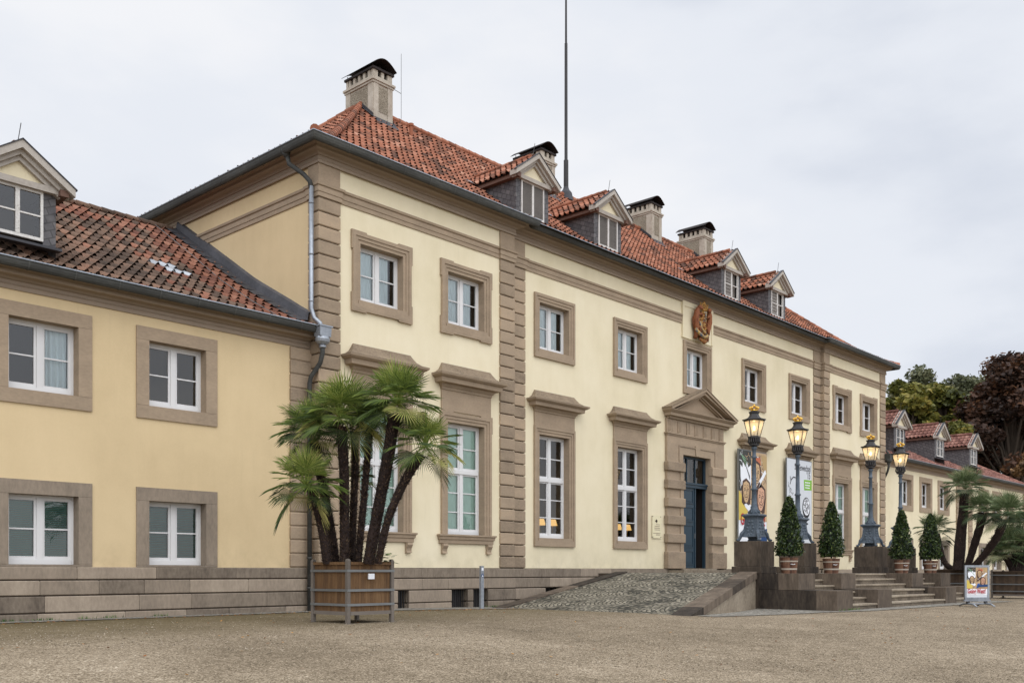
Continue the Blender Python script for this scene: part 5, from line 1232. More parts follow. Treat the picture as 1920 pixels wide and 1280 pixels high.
def going_west(root, x0, z0, W, H, y, frac=.24, short=False):
    """poster artwork in a W x H field"""
    Ls = {}
    def P(k, pts, d=1): Ls.setdefault((k, d), MB()); blob(Ls[(k, d)], [(x0 + W * a_, z0 + H * b_) for a_, b_ in pts], y - d * .0035)
    P('tan2', [(0, frac), (1, frac), (1, 1), (0, 1)], 0); P('white', [(0, 0), (1, 0), (1, frac), (0, frac)], 0)
    P('dark', [(0, .55), (.42, .6), (.44, 1), (0, 1)], 1)
    for k in range(9): P('green', [(.03 + .03 * k, .98 - .02 * k), (.10 + .035 * k, .93 - .025 * k), (.30 + .01 * k, .90 - .028 * k), (.08 + .03 * k, .955 - .025 * k)], 2)
    P('white', [(.06, .70), (.05, .84), (.12, .81), (.15, .87), (.22, .82), (.28, .88), (.33, .82), (.42, .85), (.43, .68), (.4, .62), (.1, .62)], 2)
    P('yellow', [(0, .24), (.25, .24), (.3, .34), (.2, .40), (.12, .50), (.0, .56)], 2); P('white', [(.18, .4), (.4, .32), (.44, .40), (.24, .48)], 2); P('orange', [(.55, .93), (.75, .95), (.78, .86), (.6, .85)], 2); P('ochre', [(.8, .98), (1, .97), (1, .72), (.92, .8), (.84, .88)], 2); P('tan', [(.42, .24), (1, .24), (1, .5), (.7, .55), (.45, .42)], 2)
    P('blue', [(.52, .42), (.64, .42), (.56, .26), (.45, .25)], 4)
    s_ = H * .155
    portrait(Ls, x0 + W * .25, z0 + H * .56, s_ * .9, 'tan', 0, y - .008); portrait(Ls, x0 + W * .62, z0 + H * .76, s_, 'tan', .12, y - .008); portrait(Ls, x0 + W * .78, z0 + H * .50, s_, 'pink', -.08, y - .008)
    def P2(k, pts, d): Ls.setdefault((k, d), MB()); blob(Ls[(k, d)], [(x0 + W * a_, z0 + H * b_) for a_, b_ in pts], y - d * .0035)
    P2('white', [(.5, .56), (.56, .54), (.96, .78), (.92, .82)], 8); P2('brown', [(.45, .52), (.52, .5), (.74, .66), (.70, .68)], 9)
    rg = random.Random(4)
    for k in range(150):
        a_, b_ = rg.uniform(.02, .98), rg.uniform(frac + .02, .97); t_ = rg.uniform(-1.2, 1.2) + 1.57; l = rg.uniform(.02, .09)
        pts_ = [(x0 + W * a_, z0 + H * b_), (x0 + W * a_ + l * H * .5 * math.cos(t_), z0 + H * (b_ + l * .5 * math.sin(t_))), (x0 + W * a_ + l * H * math.cos(t_ + .4), z0 + H * (b_ + l * math.sin(t_ + .4)))]
        if all(x0 < p[0] < x0 + W and z0 + H * frac < p[1] < z0 + H for p in pts_):
            kk = rg.choice(['brown', 'brown', 'tan', 'brown', 'white', 'tan2']); Ls.setdefault((kk, 1), MB()); blob(Ls[(kk, 1)], line(pts_, .004 * H), y - 1.5 * .0035)
    for (k, d), mb in Ls.items(): mb.build('print_area', PC[k], root)
# banner one
bn = empty('banner', (20.66, -.02, 1.2)); tag(bn, 'tall colourful banner with Indian chiefs heads and red words Going West!', 'banner')
bx0, bx1, bz0, bz1, by = 19.55, 21.75, 1.12, 4.66, .03
mb = MB(); mb.box(bx0 - .03, bx1 + .03, by + .004, by + .05, bz0 - .03, bz1 + .03); mb.build('frame', 'strap', bn)
going_west(bn, bx0, bz0, bx1 - bx0, bz1 - bz0, by, .32)
yt = by - .03
text_mesh('Going West!', .62, 'lettering', PC['red'], bn, (bx0 + .10, yt, 1.80), .60, bold=.012)
mb = MB(); blob(mb, [(bx0 + .85, 1.13), (bx1, 1.20), (bx1, 1.70), (bx0 + .85, 1.50)], yt + .01); mb.build('print_area', PC['navy'], bn)
text_mesh('ber 2015', .24, 'lettering', PC['white'], bn, (bx0 + 1.12, yt - .01, 1.43), .75, rot=.10); text_mesh('nuar 2016', .24, 'lettering', PC['white'], bn, (bx0 + .95, yt - .01, 1.2), .75, rot=.08)
# banner two
b2 = empty('banner', (24.6, -.02, 1.2)); tag(b2, "tall white banner reading Szenenwechsel '15 with a green square and portrait drawing", 'banner')
cx0, cx1 = 23.48, 25.72
mb = MB(); mb.box(cx0 - .03, cx1 + .03, by + .004, by + .05, .92, 4.69); mb.build('frame', 'strap', b2)
mb = MB(); blob(mb, [(cx0, .95), (cx1, .95), (cx1, 4.66), (cx0, 4.66)], by); mb.build('print_area', PC['grey'], b2)
text_mesh('Szenenwechsel', .38, 'lettering', PC['black'], b2, (cx1 - .10, by - .006, 4.24), .64, 'RIGHT', bold=.002); text_mesh("'15", .42, 'lettering', PC['black'], b2, (cx1 - .12, by - .006, 3.93), .70, 'RIGHT', bold=.004)
mb = MB(); blob(mb, [(cx1 - .72, 3.87), (cx1 - .69, 3.43), (cx1, 3.46), (cx1, 3.89)], by - .004); mb.build('print_area', PC['lime'], b2)
mb = MB()
for k in range(3):
    x = cx1 - .62
    while x < cx1 - .2: w_ = rnd.uniform(.05, .1); mb.extr([(x, 3.74 - k * .11), (x + w_, 3.74 - k * .11), (x + w_, 3.79 - k * .11), (x, 3.79 - k * .11)], by - .012, by - .009); x += w_ + .02
mb.build('lettering', PC['white'], b2)
mb = MB()
blob(mb, ell(25.22, 2.69, .36, .45, 28), by - .004); mb.build('print_area', PC['black'], b2)
mb = MB(); blob(mb, ell(25.24, 2.74, .30, .36, 24), by - .008); mb.build('print_area', PC['white'], b2)
mb = MB(); rg = random.Random(5)
for k in range(90):
    t_ = rg.uniform(0, 6.28); q = math.sqrt(rg.random()) * .9; x, z = 25.24 + .28 * q * math.cos(t_), 2.74 + .33 * q * math.sin(t_); a_ = rg.uniform(0, 3.14); l = rg.uniform(.03, .08)
    blob(mb, line([(x, z), (x + l * math.cos(a_) * .7, z + l * math.sin(a_)), (x + l * math.cos(a_ + .6), z + l * math.sin(a_ + .6))], .010), by - .012)
for k in range(26):
    x, z = rg.uniform(23.55, 24.1), rg.uniform(2.6, 3.9); a_ = rg.uniform(.8, 2.4); l = rg.uniform(.08, .25)
    blob(mb, line([(x, z), (x + l * .5 * math.cos(a_), z + l * .5 * math.sin(a_)), (x + l * math.cos(a_ + .4), z + l * math.sin(a_ + .4))], .010), by - .006)
blob(mb, line([(23.75, 3.6), (23.85, 3.8), (24.05, 3.92), (24.3, 3.9), (24.45, 3.7)], .025), by - .006); blob(mb, ell(25.15, 2.02, .24, .06, 12), by - .006)
for k in range(14): x, z = rg.uniform(24.8, 25.4), rg.uniform(1.5, 1.9); blob(mb, ell(x, z, .025, .014, 6), by - .006)
mb.build('drawing', PC['black'], b2)
# plaque by the door
pq = empty('plaque', (14.25, .19, 1.1)); tag(pq, 'small clear plaque with grey emblem on the wall left of the doorway', 'sign')
mb = MB(); mb.box(13.98, 14.52, .175, .183, 1.14, 1.92); mb.build('plate', plain('pale_plate', lin(222, 212, 178), .25, amp=.02), pq)
mb = MB()
for x in (14.01, 14.49):
    for z in (1.18, 1.88): mb.tube([(x, .17, z), (x, .21, z)], .018, 8)
mb.build('stud', 'iron_dark', pq)
mb = MB(); blob(mb, [(14.14, 1.72), (14.22, 1.79), (14.30, 1.74), (14.24, 1.66)], .174)
mb.build('emblem', 'joint', pq)
mb = MB()
for z, a_, b_ in ((1.6, 14.2, 14.4), (1.54, 14.12, 14.42), (1.48, 14.1, 14.42), (1.42, 14.12, 14.42), (1.3, 14.03, 14.44), (1.25, 14.2, 14.44)):
    x = a_
    while x < b_: w_ = rnd.uniform(.02, .05); blob(mb, [(x, z), (x + w_, z), (x + w_, z + .022), (x, z + .022)], .174); x += w_ + .01
mb.build('lettering', 'trim', pq)

# table lamps glowing behind the lower windows
for i, (x, z) in enumerate(((9.36, 1.45), (9.93, 1.45), (13.40, 1.43), (13.95, 1.43))):
    r_ = empty('table_lamp', (x, 1.2, .85)); yl = 1.2
    tag(r_, ['lit orange table lamp seen behind the tall window right of the double pilaster, left one', 'lit orange table lamp seen behind the tall window right of the double pilaster, right one', 'lit orange table lamp seen behind the tall window left of the plaque, left one', 'lit orange table lamp seen behind the tall window left of the plaque, right one'][i], 'lamp', 'table lamps behind the windows')
    mb = MB(); mb.frustum(x, yl, z, z + .20, .12, .10, .075, .065); mb.build('lamp_shade', 'shade', r_); mb = MB(); mb.tube([(x, yl, .86), (x, yl, z)], .015, 6); mb.lathe([(.09, .86), (.09, .88)], x, yl, 12); mb.build('lamp_base', 'gold', r_)
for xa_, xb_ in ((8.3, 10.9), (12.2, 14.4)):
    r_ = empty('table', ((xa_ + xb_) / 2, 1.2, .1)); tag(r_, 'dark table behind the tall window %s' % ('right of the double pilaster' if xa_ < 9 else 'left of the plaque'), 'table')
    mb = MB(); mb.box(xa_, xb_, .9, 1.5, .81, .858); mb.build('table_top', 'joint', r_)
    for x in (xa_ + .05, xb_ - .1):
        for y in (.92, 1.43): mb = MB(); mb.box(x, x + .05, y, y + .05, .1, .81); mb.build('leg', 'joint', r_)

# ================================================================ accessibility post
ps = empty('sign_post', (4.05, -1.75, gz(4, -1.7))); tag(ps, 'slim grey metal post with round wheelchair symbol left of the ramp', 'post')
PXp, PYp = 4.42, -1.02; ps.location = (PXp, PYp, gz(PXp, PYp))
mb = MB(); mb.box(PXp - .055, PXp + .055, PYp - .03, PYp + .03, -1.2, .15, .5); mb.box(PXp - .045, PXp + .045, PYp - .031, PYp - .0305, .0, .14, .7); mb.build('post', 'zinc', ps)
mb = MB(); mb.extr(ell(PXp, -.10, .045, .045, 18), PYp - .034, PYp - .03); mb.build('disc', PC['navy'], ps)
mb = MB(); mb.extr(ell(PXp - .003, -.113, .02, .02, 12), PYp - .037, PYp - .0345); mb.extr([(PXp - .012, -.10), (PXp - .004, -.10), (PXp - .004, -.072), (PXp - .012, -.072)], PYp - .037, PYp - .0345); mb.extr([(PXp - .01, -.1), (PXp + .018, -.1), (PXp + .026, -.125), (PXp + .02, -.127), (PXp + .012, -.108), (PXp - .01, -.108)], PYp - .0372, PYp - .0345); mb.extr([(PXp - .035, .03), (PXp + .035, .03), (PXp + .035, .1), (PXp - .035, .1)], PYp - .036, PYp - .0315); mb.build('symbol', PC['white'], ps)

# ================================================================ swing sign
sg_ = empty('pavement_sign', (0, 0, 0)); tag(sg_, 'aluminium framed poster stand reading Going West! right of the steps', 'sign')
SX, SY = 17.05, -9.32; SZ = gz(SX, SY); 
# built facing -Y around the origin, then turned towards the photographer
W_, H_ = .80, 1.02; zf = .22
mb = MB(); fr_ = .055
mb.box(-W_ / 2, W_ / 2, -.02, .03, zf, zf + fr_ + .01); mb.box(-W_ / 2, W_ / 2, -.02, .03, zf + H_ - fr_, zf + H_); mb.box(-W_ / 2, -W_ / 2 + fr_, -.02, .03, zf + fr_ + .01, zf + H_ - fr_); mb.box(W_ / 2 - fr_, W_ / 2, -.02, .03, zf + fr_ + .01, zf + H_ - fr_)
mb.box(-W_ / 2 - .03, W_ / 2 + .03, -.035, .045, zf - .05, zf - .005)
mb.build('frame', 'zinc', sg_)
for x in (-.29, .29): mb = MB(); mb.box(x - .045, x + .045, -.02, .03, .09, zf - .05); mb.build('spring_leg', 'iron_dark', sg_)
for x in (-.29, .29):
    mb = MB(); mb.tube([(x, -.42, .02), (x, -.25, .085), (x, 0, .10), (x, .25, .085), (x, .42, .02)], [.02, .028, .03, .028, .02], 8); mb.build('foot', 'zinc', sg_, True)
mb = MB(); mb.tube([(-.29, 0, .09), (.29, 0, .09)], .018, 8); mb.build('crossbar', 'zinc', sg_)
mb = MB(); mb.box(-W_ / 2 + fr_, W_ / 2 - fr_, .0, .02, zf + fr_, zf + H_ - fr_); mb.build('backing', PC['grey'], sg_)
going_west(sg_, -W_ / 2 + fr_ + .005, zf + fr_ + .08, W_ - 2 * fr_ - .01, H_ - 2 * fr_ - .09, .0, .22)
mb = MB(); blob(mb, [(.02, zf + .37), (.33, zf + .385), (.33, zf + .455), (.03, zf + .435)], -.035); mb.build('print_area', PC['navy'], sg_)
text_mesh('Going West!', .19, 'lettering', PC['red'], sg_, (-.33, -.04, zf + .19), .60, bold=.004)
sg_.location = (SX, SY, SZ); sg_.rotation_euler = (0, 0, R(-38))

# ================================================================ palms
def fan(mb, hub, out_d, up, Rf, n, rg, droop, base_v):
    out_d = out_d.normalized(); side = out_d.cross(up).normalized(); nrm = side.cross(out_d).normalized(); spread = R(rg.uniform(95, 125)); step = 2 * spread / n
    for i in range(n):
        a_ = -spread + step * (i + .5); L = Rf * (1 - .22 * abs(a_) / spread) * rg.uniform(.9, 1.05)
        d_ = out_d * math.cos(a_) + side * math.sin(a_); d2 = out_d * math.cos(a_ + R(90)) + side * math.sin(a_ + R(90))
        fold = nrm * (.10 * L * abs(a_) / spread); hw_ = L * .40 * math.tan(step / 2) * .68
        mid = hub + d_ * L * .45 + fold * .4; tip = hub + d_ * L + fold - Vector((0, 0, 1)) * droop * L * rg.uniform(.7, 1.4) * (1 if rg.random() > .15 else 2)
        v_ = min(1, max(0, base_v + rg.uniform(-.22, .22) + .08 * (i % 2)))
        mb.add([hub, mid + d2 * hw_ , mid - d2 * hw_, mid + nrm * hw_ * .7, tip, hub + d_ * L * .75 + fold * .8 + d2 * hw_ * .45 - Vector((0, 0, 1)) * droop * L * .3, hub + d_ * L * .75 + fold * .8 - d2 * hw_ * .45 - Vector((0, 0, 1)) * droop * L * .3],
               [(0, 1, 3), (0, 3, 2), (1, 5, 4, 3), (3, 4, 6, 2)], v_)
def crown(c_, Rc, nl, parent, seed, mat='palm', lean=Vector((0, 0, 0)), low=-35):
    rg = random.Random(seed); mb = MB(); st_ = MB(); c_ = Vector(c_)
    for i in range(nl):
        t_ = i * 2.39996 + rg.uniform(-.3, .3); f = (i + .5) / nl; el = R(low + (88 - low) * (f ** .8)) + rg.uniform(-.12, .12)
        d_ = Vector((math.cos(t_) * math.cos(el), math.sin(t_) * math.cos(el), math.sin(el))) + lean; d_.normalize()
        pet = Rc * rg.uniform(.40, .60) * (1 - .25 * f); hub = c_ + d_ * pet - Vector((0, 0, 1)) * .08 * pet
        up = Vector((0, 0, 1)) if abs(d_.z) < .93 else Vector((math.cos(t_ + 1.6), math.sin(t_ + 1.6), .2))
        od = (d_ + Vector((0, 0, -.25 if el < .6 else -.02))).normalized()
        old = el < R(-8) and rg.random() < .25
        fan(mb, hub, od, up, Rc * rg.uniform(.56, .72), rg.randint(24, 30), rg, .04 + .14 * (1 - f) * rg.random(), (.06 + .58 * f + rg.uniform(-.1, .12)) if not old else .95)
        st_.tube([c_ - Vector((0, 0, .05)), c_ + d_ * pet * .5, hub], [.014, .010, .007], 4, rg.uniform(.4, .8))
    cr = mb.build('frond_crown', mat, parent); st_.build('leaf_stalk', mat, cr); return cr
def trunk(pts, r0, r1, parent, seed, spike=.065, dens=420):
    rg = random.Random(seed); P = [Vector(p) for p in pts]; m_ = MB(); n = 16; C_ = []
    def cat(t_):
        k = min(int(t_ * (len(P) - 1)), len(P) - 2); u = t_ * (len(P) - 1) - k
        p0, p1, p2, p3 = P[max(k - 1, 0)], P[k], P[k + 1], P[min(k + 2, len(P) - 1)]
        return .5 * ((2 * p1) + (p2 - p0) * u + (2 * p0 - 5 * p1 + 4 * p2 - p3) * u * u + (3 * p1 - p0 - 3 * p2 + p3) * u ** 3)
    ctr = [cat(i / n) for i in range(n + 1)]; rs = [(r0 + (r1 - r0) * i / n) * rg.uniform(.93, 1.07) for i in range(n + 1)]
    m_.tube(ctr, rs, 12, .15); L = sum((b - a).length for a, b in zip(ctr[:-1], ctr[1:]))
    for i in range(int(dens * L)):
        t_ = rg.random(); c_ = cat(t_); d_ = (cat(min(1, t_ + .02)) - cat(max(0, t_ - .02))).normalized(); r_ = r0 + (r1 - r0) * t_
        a_ = d_.orthogonal().normalized(); b_ = d_.cross(a_); th = rg.uniform(0, 6.283); o_ = a_ * math.cos(th) + b_ * math.sin(th); s_ = d_.cross(o_)
        q = c_ + o_ * r_ * .93; l = spike * rg.uniform(.5, 1.4); w_ = .018
        m_.add([q - s_ * w_, q + s_ * w_, q + (o_ * .75 + d_ * rg.uniform(.3, 1.1)).normalized() * l], [(0, 1, 2)], rg.uniform(.1, 1))
    return m_.build('trunk', 'bark', parent)
M['wood_dark'] = rough_mat('dark_planter_wood', [(0.2, lin(52, 42, 34)), (0.5, lin(72, 58, 46)), (0.8, lin(92, 76, 60))], 0.8, 0.3, (2, 0.4), (6, 0.6), None)
def planter(cx, cy, z0, W, H, leg, parent_name='planter_box', wm='wood'):
    r_ = empty(parent_name, (cx, cy, z0)); h = W / 2; zt_ = z0 + H; zb = z0 + leg
    for sx in (-1, 1):
        for sy in (-1, 1):
            mb = MB(); mb.box(cx + sx * h - .034, cx + sx * h + .034, cy + sy * h - .034, cy + sy * h + .034, z0, zt_ + .03); mb.frustum(cx + sx * h, cy + sy * h, zt_ + .03, zt_ + .055, .034, .034, .015, .015); mb.frustum(cx + sx * h, cy + sy * h, z0, z0 + .025, .09, .09, .08, .08); mb.build('corner_post', 'post', r_)
    rows_ = [(0, .36), (.37, .73), (.74, 1.0)]
    for ax_, sg in (('y', -1), ('y', 1), ('x', -1), ('x', 1)):
        mb = MB(); n = 14
        for i in range(n):
            a_, b_ = -h + .045 + (W - .09) * i / n + .001, -h + .045 + (W - .09) * (i + 1) / n - .001; v_ = rnd.random()
            if ax_ == 'y': mb.box(cx + a_, cx + b_, min(cy + sg * h, cy + sg * (h - .03)), max(cy + sg * h, cy + sg * (h - .03)), zb, zt_ - .05, v_)
            else: mb.box(min(cx + sg * h, cx + sg * (h - .03)), max(cx + sg * h, cx + sg * (h - .03)), cy + a_, cy + b_, zb, zt_ - .05, v_)
        mb.build('side_panel', wm, r_)
    for zz in (zt_ - .16, zt_ - .16 - (zt_ - zb) * .38, zb + .15):
        mb = MB(); e = .040
        mb.box(cx - h - e, cx + h + e, cy - h - e, cy - h - e + .012, zz - .022, zz + .022); mb.box(cx - h - e, cx + h + e, cy + h + e - .012, cy + h + e, zz - .022, zz + .022)
        mb.box(cx - h - e, cx - h - e + .012, cy - h - e + .012, cy + h + e - .012, zz - .022, zz + .022); mb.box(cx + h + e - .012, cx + h + e, cy - h - e + .012, cy + h + e - .012, zz - .022, zz + .022)
        mb.build('metal_strap', 'strap', r_)
    for sg in (-1, 1):
        for za_, zb_, e in ((zb - .035, zb + .03, .03), (zt_ - .05, zt_, .035)):
            mb = MB(); mb.box(cx - h + .045, cx + h - .045, cy + sg * h - e, cy + sg * h + e, za_, zb_); mb.build('rail', wm if e > .031 else 'post', r_)
            mb = MB(); mb.box(cx + sg * h - e, cx + sg * h + e, cy - h + .045, cy + h - .045, za_, zb_); mb.build('rail', wm if e > .031 else 'post', r_)
    mb = MB(); mb.box(cx - h + .04, cx + h - .04, cy - h + .04, cy + h - .04, zt_ - .2, zt_ - .08); mb.build('soil', 'soil', r_)
    return r_
#@@PALM@@
th_ = R(42.386); cc_, ss_ = math.cos(th_), math.sin(th_)
# planter in front of the palace corner
PCX, PCY, PZ = -2.45, -4.35, -.955
pw = planter(PCX, PCY, PZ, 1.02, 1.13, .21); tag(pw, 'large square wooden planter box with grey metal straps at the palace corner', 'planter')
mb = MB(); mb.box(PCX - .10, PCX + .03, PCY - .60, PCY - .57, PZ + .82, PZ + .92); mb.build('nameplate', PC['white'], pw)
pm = empty('fan_palm', (PCX, PCY, PZ + .95)); tag(pm, 'large multi-stemmed fan palm in the wooden planter at the palace corner', 'palm')
def vp(u, v, d):   # direction helper used only to note measured joints of the stems as metres
    l = (u - 960.0) / F_PX; return Vector((-13.940 + (cc_ + l * ss_) * d, -18.845 + (ss_ - l * cc_) * d, -(v - HOR) / F_PX * d))
stems = [([(614, 1056, 17.9), (606, 1000, 17.8), (594, 950, 17.7), (585, 915, 17.6)], .085, .075, (574, 905, 17.55), .74, 28, -65),
         ([(629, 1056, 18.3), (617, 975, 18.3), (602, 895, 18.3), (590, 830, 18.3)], .085, .085, (582, 806, 18.3), .72, 28, -58),
         ([(646, 1056, 17.9), (646, 960, 17.9), (645, 880, 17.85), (640, 800, 17.8)], .085, .09, (637, 778, 17.8), .86, 40, -52),
         ([(659, 1056, 18.5), (663, 950, 18.5), (666, 870, 18.6), (664, 810, 18.6)], .07, .07, (672, 790, 18.7), .62, 18, -50),
         ([(671, 1056, 18.1), (680, 960, 18.1), (687, 880, 18.2), (692, 815, 18.2)], .065, .06, (700, 785, 18.4), .58, 18, -50),
         ([(691, 1056, 17.8), (710, 950, 17.7), (727, 860, 17.6), (739, 780, 17.6)], .10, .115, (746, 752, 17.55), .80, 40, -58),
         ([(709, 1056, 17.6), (727, 975, 17.5), (757, 905, 17.4), (789, 852, 17.3)], .06, .085, (798, 832, 17.3), .70, 25, -62)]
for i, (pts, r0, r1, cr_, Rc, nl, lw) in enumerate(stems):
    trunk([vp(*p) for p in pts], r0, r1, pm, 100 + i); crown(vp(*cr_), Rc, nl, pm, 200 + i, low=lw)
crown(vp(664, 900, 18.9), .5, 8, pm, 260, low=-20)
mb = MB(); rg = random.Random(3)
base = Vector((PCX + .38, PCY - .40, PZ + 1.12))
for i in range(34):
    t_ = rg.uniform(0, 6.28); p = base + Vector((rg.uniform(-.20, .16), rg.uniform(-.12, .12), rg.uniform(0, .16))); d_ = Vector((math.cos(t_), math.sin(t_), rg.uniform(-.4, .3))).normalized(); s_ = d_.cross(Vector((0, 0, 1))).normalized(); l = rg.uniform(.10, .19)
    mb.add([p, p + d_ * l * .5 + s_ * l * .45, p + d_ * l, p + d_ * l * .5 - s_ * l * .45], [(0, 1, 2, 3)], rg.random())
shb = mb.build('leafy_plant', 'shrub', None); tag(shb, 'low broad leaved green plant in the corner of the palm planter', 'plant')
# planters at the right
p2 = planter(26.2, -5.8, gz(26, -6), 1.5, 1.15, .15, wm='wood_dark'); tag(p2, 'dark wooden planter box behind the poster stand', 'planter')
pm2 = empty('fan_palm', (26.2, -5.8, .1)); tag(pm2, 'spreading fan palm with four bent trunks behind the poster stand', 'palm')
st2 = [([(1797, 1068, 37.5), (1801, 1010, 37.5), (1806, 960, 37.5), (1808, 925, 37.5)], .22, .15, (1810, 913, 37.5), .95, 34),
       ([(1812, 1068, 37.3), (1824, 1030, 37), (1838, 985, 36.6), (1842, 962, 36.6)], .12, .16, (1843, 955, 36.6), .85, 30),
       ([(1818, 1070, 37.1), (1845, 1040, 36.6), (1870, 1005, 36), (1882, 975, 35.8)], .12, .15, (1890, 962, 35.6), .95, 34),
       ([(1792, 1070, 38), (1772, 1055, 38.3), (1762, 1025, 38.4), (1757, 1000, 38.4)], .10, .11, (1752, 992, 38.4), .88, 22)]
for i, (pts, r0, r1, cr_, Rc, nl) in enumerate(st2):
    trunk([vp(*p) for p in pts], r0, r1, pm2, 300 + i, .09, 110); crown(vp(*cr_), Rc, nl, pm2, 400 + i, 'palm_far', low=-45)
c3 = vp(1908, 1100, 39.5); z3 = gz(c3.x, c3.y)
p3 = planter(c3.x, c3.y, z3, 1.5, 1.1, .15, wm='wood_dark'); tag(p3, 'dark wooden planter box at the right edge of the photo', 'planter')
pm3 = empty('fan_palm', (c3.x, c3.y, z3 + 1)); tag(pm3, 'bushy dark fan palm at the right edge, in the rightmost planter', 'palm')
for i, (u, v, Rc, nl) in enumerate(((1900, 1020, 1.0, 34), (1880, 1038, .85, 26), (1925, 1030, .9, 24), (1912, 985, .8, 22))):
    trunk([vp(u * .3 + 1908 * .7, 1078, 39.5), vp((u + 1908) / 2, (v + 1078) / 2, 39.5), vp(u, v, 39.5)], .12, .12, pm3, 500 + i, .09, 60); crown(vp(u, v, 39.5), Rc, nl, pm3, 600 + i, 'palm_far', low=-45)

# ================================================================ background trees
def big_tree(x, y, H, rad, mat, seed, label, n=9000, size=.5, z0=-1.2, squash=1.0, nb=26, group='trees beyond the side wing', crown_lo=.25):
    rg = random.Random(seed); r_ = empty('broadleaf_tree', (x, y, z0)); tag(r_, label, 'tree', group)
    mb = MB(); mb.tube([(x, y, z0), (x + .2, y, z0 + H * .25), (x - .2, y + .2, z0 + H * .55), (x, y, z0 + H * .85)], [.55, .42, .28, .08], 9, .5)
    lumps = []
    for i in range(int(nb * 1.8)):
        t_ = rg.uniform(0, 6.283); h_ = crown_lo + (1 - crown_lo) * rg.random() ** .8; prof = max(.75 if h_ < .6 else .2, math.sin(math.pi * min(1, max(0.06, (h_ - crown_lo + .12) / (1.12 - crown_lo)))) ** .6)
        q = rad * prof * math.sqrt(rg.uniform(.15, 1)); c_ = Vector((x + q * math.cos(t_), y + q * math.sin(t_), z0 + H * h_ * .93)); lr = rad * rg.uniform(.16, .34)
        lumps.append((c_, lr, rg.uniform(-.25, .25)))
        mb.tube([(x, y, z0 + H * min(h_ * .6, .6)), ((x + c_.x) / 2, (y + c_.y) / 2, c_.z - lr * .8), c_], [.16, .1, .04], 5, .4)
    mb.build('trunk', 'tree_bark', r_)
    cr = MB(); 
    for k in range(int(n * 2.0)):
        c_, lr, dv = lumps[rg.randrange(len(lumps))]
        d_ = Vector((rg.gauss(0, 1), rg.gauss(0, 1), rg.gauss(0, 1))).normalized() * lr * (rg.random() ** .42); p = c_ + Vector((d_.x, d_.y, d_.z * .75))
        d1 = Vector((rg.gauss(0, 1), rg.gauss(0, 1), rg.gauss(0, .5))).normalized(); d2 = d1.cross(Vector((rg.gauss(0, 1), rg.gauss(0, 1), rg.gauss(0, 1)))).normalized(); s_ = size * rg.uniform(.3, 1.35)
        v_ = min(1, max(0, .5 + dv + rg.gauss(0, .16)))
        cr.face([p - d1 * s_ * .5, p + d2 * s_ * .3 - d1 * s_ * .1, p + d1 * s_ * .5, p - d2 * s_ * .3 + d1 * s_ * .1], v_)
    cr.build('crown', mat, r_)
def tp(u, d): q = vp(u, 1071, d); return q.x, q.y
for (u, d, vt, radpx, mt, sd, lab, n, sz, nb, lo) in (
    (1698, 92, 694, 60, 'tree_yg', 1, 'yellow green broad tree nearest to the palace corner', 11000, .55, 34, .15),
    (1765, 95, 702, 60, 'tree_yg', 2, 'yellow green tree in the middle, left of the dark purple tree', 10000, .55, 30, .15),
    (1800, 84, 775, 40, 'tree_yg', 8, 'low golden tree just above the side wing roof', 5000, .45, 18, .2),
    (1845, 100, 722, 52, 'tree_yg', 12, 'yellow green tree partly hidden by the left edge of the dark purple tree', 8000, .5, 28, .15),
    (1712, 118, 668, 58, 'tree_g', 3, 'grey green loose tree top showing behind the yellow green trees at left', 7000, .5, 26, .3),
    (1815, 118, 672, 60, 'tree_g', 4, 'grey green loose tree top showing left of the dark purple tree', 7000, .5, 26, .3),
    (1895, 90, 650, 92, 'tree_beech', 5, 'huge dark purple brown beech tree at the right edge', 24000, .50, 60, .1),
    (1990, 96, 660, 90, 'tree_beech', 6, 'dark purple beech tree mostly cut off by the right edge', 9000, .55, 34, .1),
    (1925, 80, 838, 40, 'tree_brown', 7, 'smaller brown autumn tree low at the right edge before the purple beech', 5000, .4, 20, .1)):
    x, y = tp(u, d); H_t = (1071 - vt) / F_PX * d + 1.2; big_tree(x, y, H_t, radpx * 1.28 / F_PX * d, mt, sd, lab, n, sz, nb=nb, crown_lo=lo)

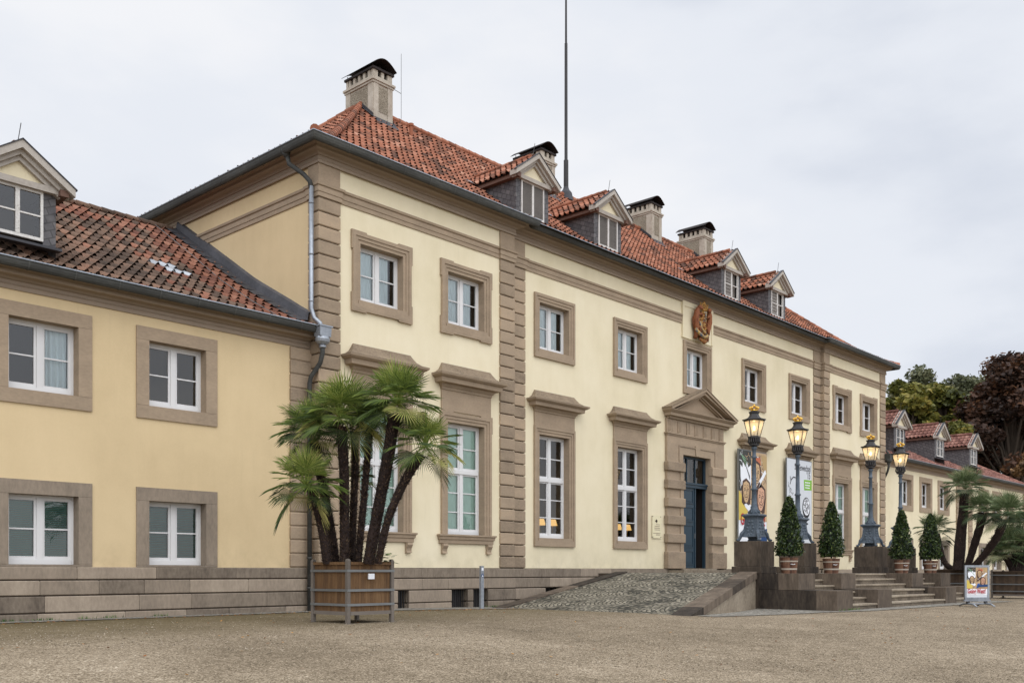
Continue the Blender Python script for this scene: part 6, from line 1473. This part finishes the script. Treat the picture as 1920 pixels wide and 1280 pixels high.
# ================================================================ fallen leaves, small weeds
mb = MB(); rg = random.Random(9)
def lf_at(x, y, s_):
    z = gz(x, y) + .016; t_ = rg.uniform(0, 6.28); a_ = Vector((math.cos(t_), math.sin(t_), rg.uniform(0, .4))) * s_; b_ = Vector((-math.sin(t_), math.cos(t_), rg.uniform(0, .3))) * s_ * .6; p = Vector((x, y, z))
    mb.face([p - a_, p + b_, p + a_, p - b_], rg.random())
for i in range(170): lf_at(rg.uniform(-9.5, 0), rg.gauss(-.45, .12), .03)
for i in range(120): lf_at(rg.uniform(.5, 5.2), rg.gauss(-1.65, .12), .03)
for i in range(260): lf_at(rg.uniform(-12, 20), rg.uniform(-13, -1.5), .03)
for i in range(60): lf_at(rg.gauss(-8.2, .7), rg.gauss(-.7, .15), .035)
tag(mb.build('fallen_leaves', 'litter', None), 'brown fallen leaves scattered along the wall and over the gravel', 'leaves', kind='stuff')
mb = MB()
for i in range(240):
    if i < 130: x, y = rg.choice([-6.9, -6.2, -5.4, -4.9, -3.8]) + rg.gauss(0, .12), YWG - .10 + rg.gauss(0, .02)
    elif i < 190: x, y = rg.gauss(5.9, .25), -.15 + rg.gauss(0, .05)
    else: x, y = rg.uniform(10.95, 12.4), -7.78 + rg.gauss(0, .02)
    z = gz(x, y) + .012; t_ = rg.uniform(0, 6.28); h_ = rg.uniform(.03, .08); w_ = .008
    mb.face([(x - w_ * math.cos(t_), y - w_ * math.sin(t_), z), (x + w_ * math.cos(t_), y + w_ * math.sin(t_), z), (x + rg.gauss(0, .02), y + rg.gauss(0, .02), z + h_)], rg.random())
pbm = MB(); rg = random.Random(21)
for i in range(15000):
    d_ = 12.5 + 20 * rg.random() ** 1.3; l_ = rg.uniform(-.56, .56); x, y = -13.94 + (cc_ + l_ * ss_) * d_, -18.845 + (ss_ - l_ * cc_) * d_
    if y > -1.2 or (x > 4 and y > -8.9 + .15 * (x - 4) * 0 and x > 4 and y > -7.9): continue
    if x > 4 and y > -8.8: continue
    z = gz(x, y) + .003; r_ = rg.uniform(.005, .013); t_ = rg.uniform(0, 6.28); ca, sa = math.cos(t_) * r_, math.sin(t_) * r_
    pbm.add([(x + ca, y + sa, z), (x - sa, y + ca, z), (x - ca, y - sa, z), (x + sa, y - ca, z), (x + ca * .2, y + sa * .2, z + r_ * rg.uniform(.5, .9))], [(0, 1, 4), (1, 2, 4), (2, 3, 4), (3, 0, 4)], rg.random())
M['pebble'] = rough_mat('pebble_stone', [(0.1, lin(60, 52, 42)), (0.5, lin(118, 104, 86)), (0.9, lin(178, 166, 148))], 0.9, 0.9, (5, 0.1), (40, 0.1), None)
tag(pbm.build('loose_pebbles', 'pebble', None), 'small loose pebbles lying over the gravel forecourt', 'pebbles', kind='stuff')
tag(mb.build('weeds', 'shrub', None), 'small green weeds growing at the foot of the walls', 'weeds', kind='stuff')
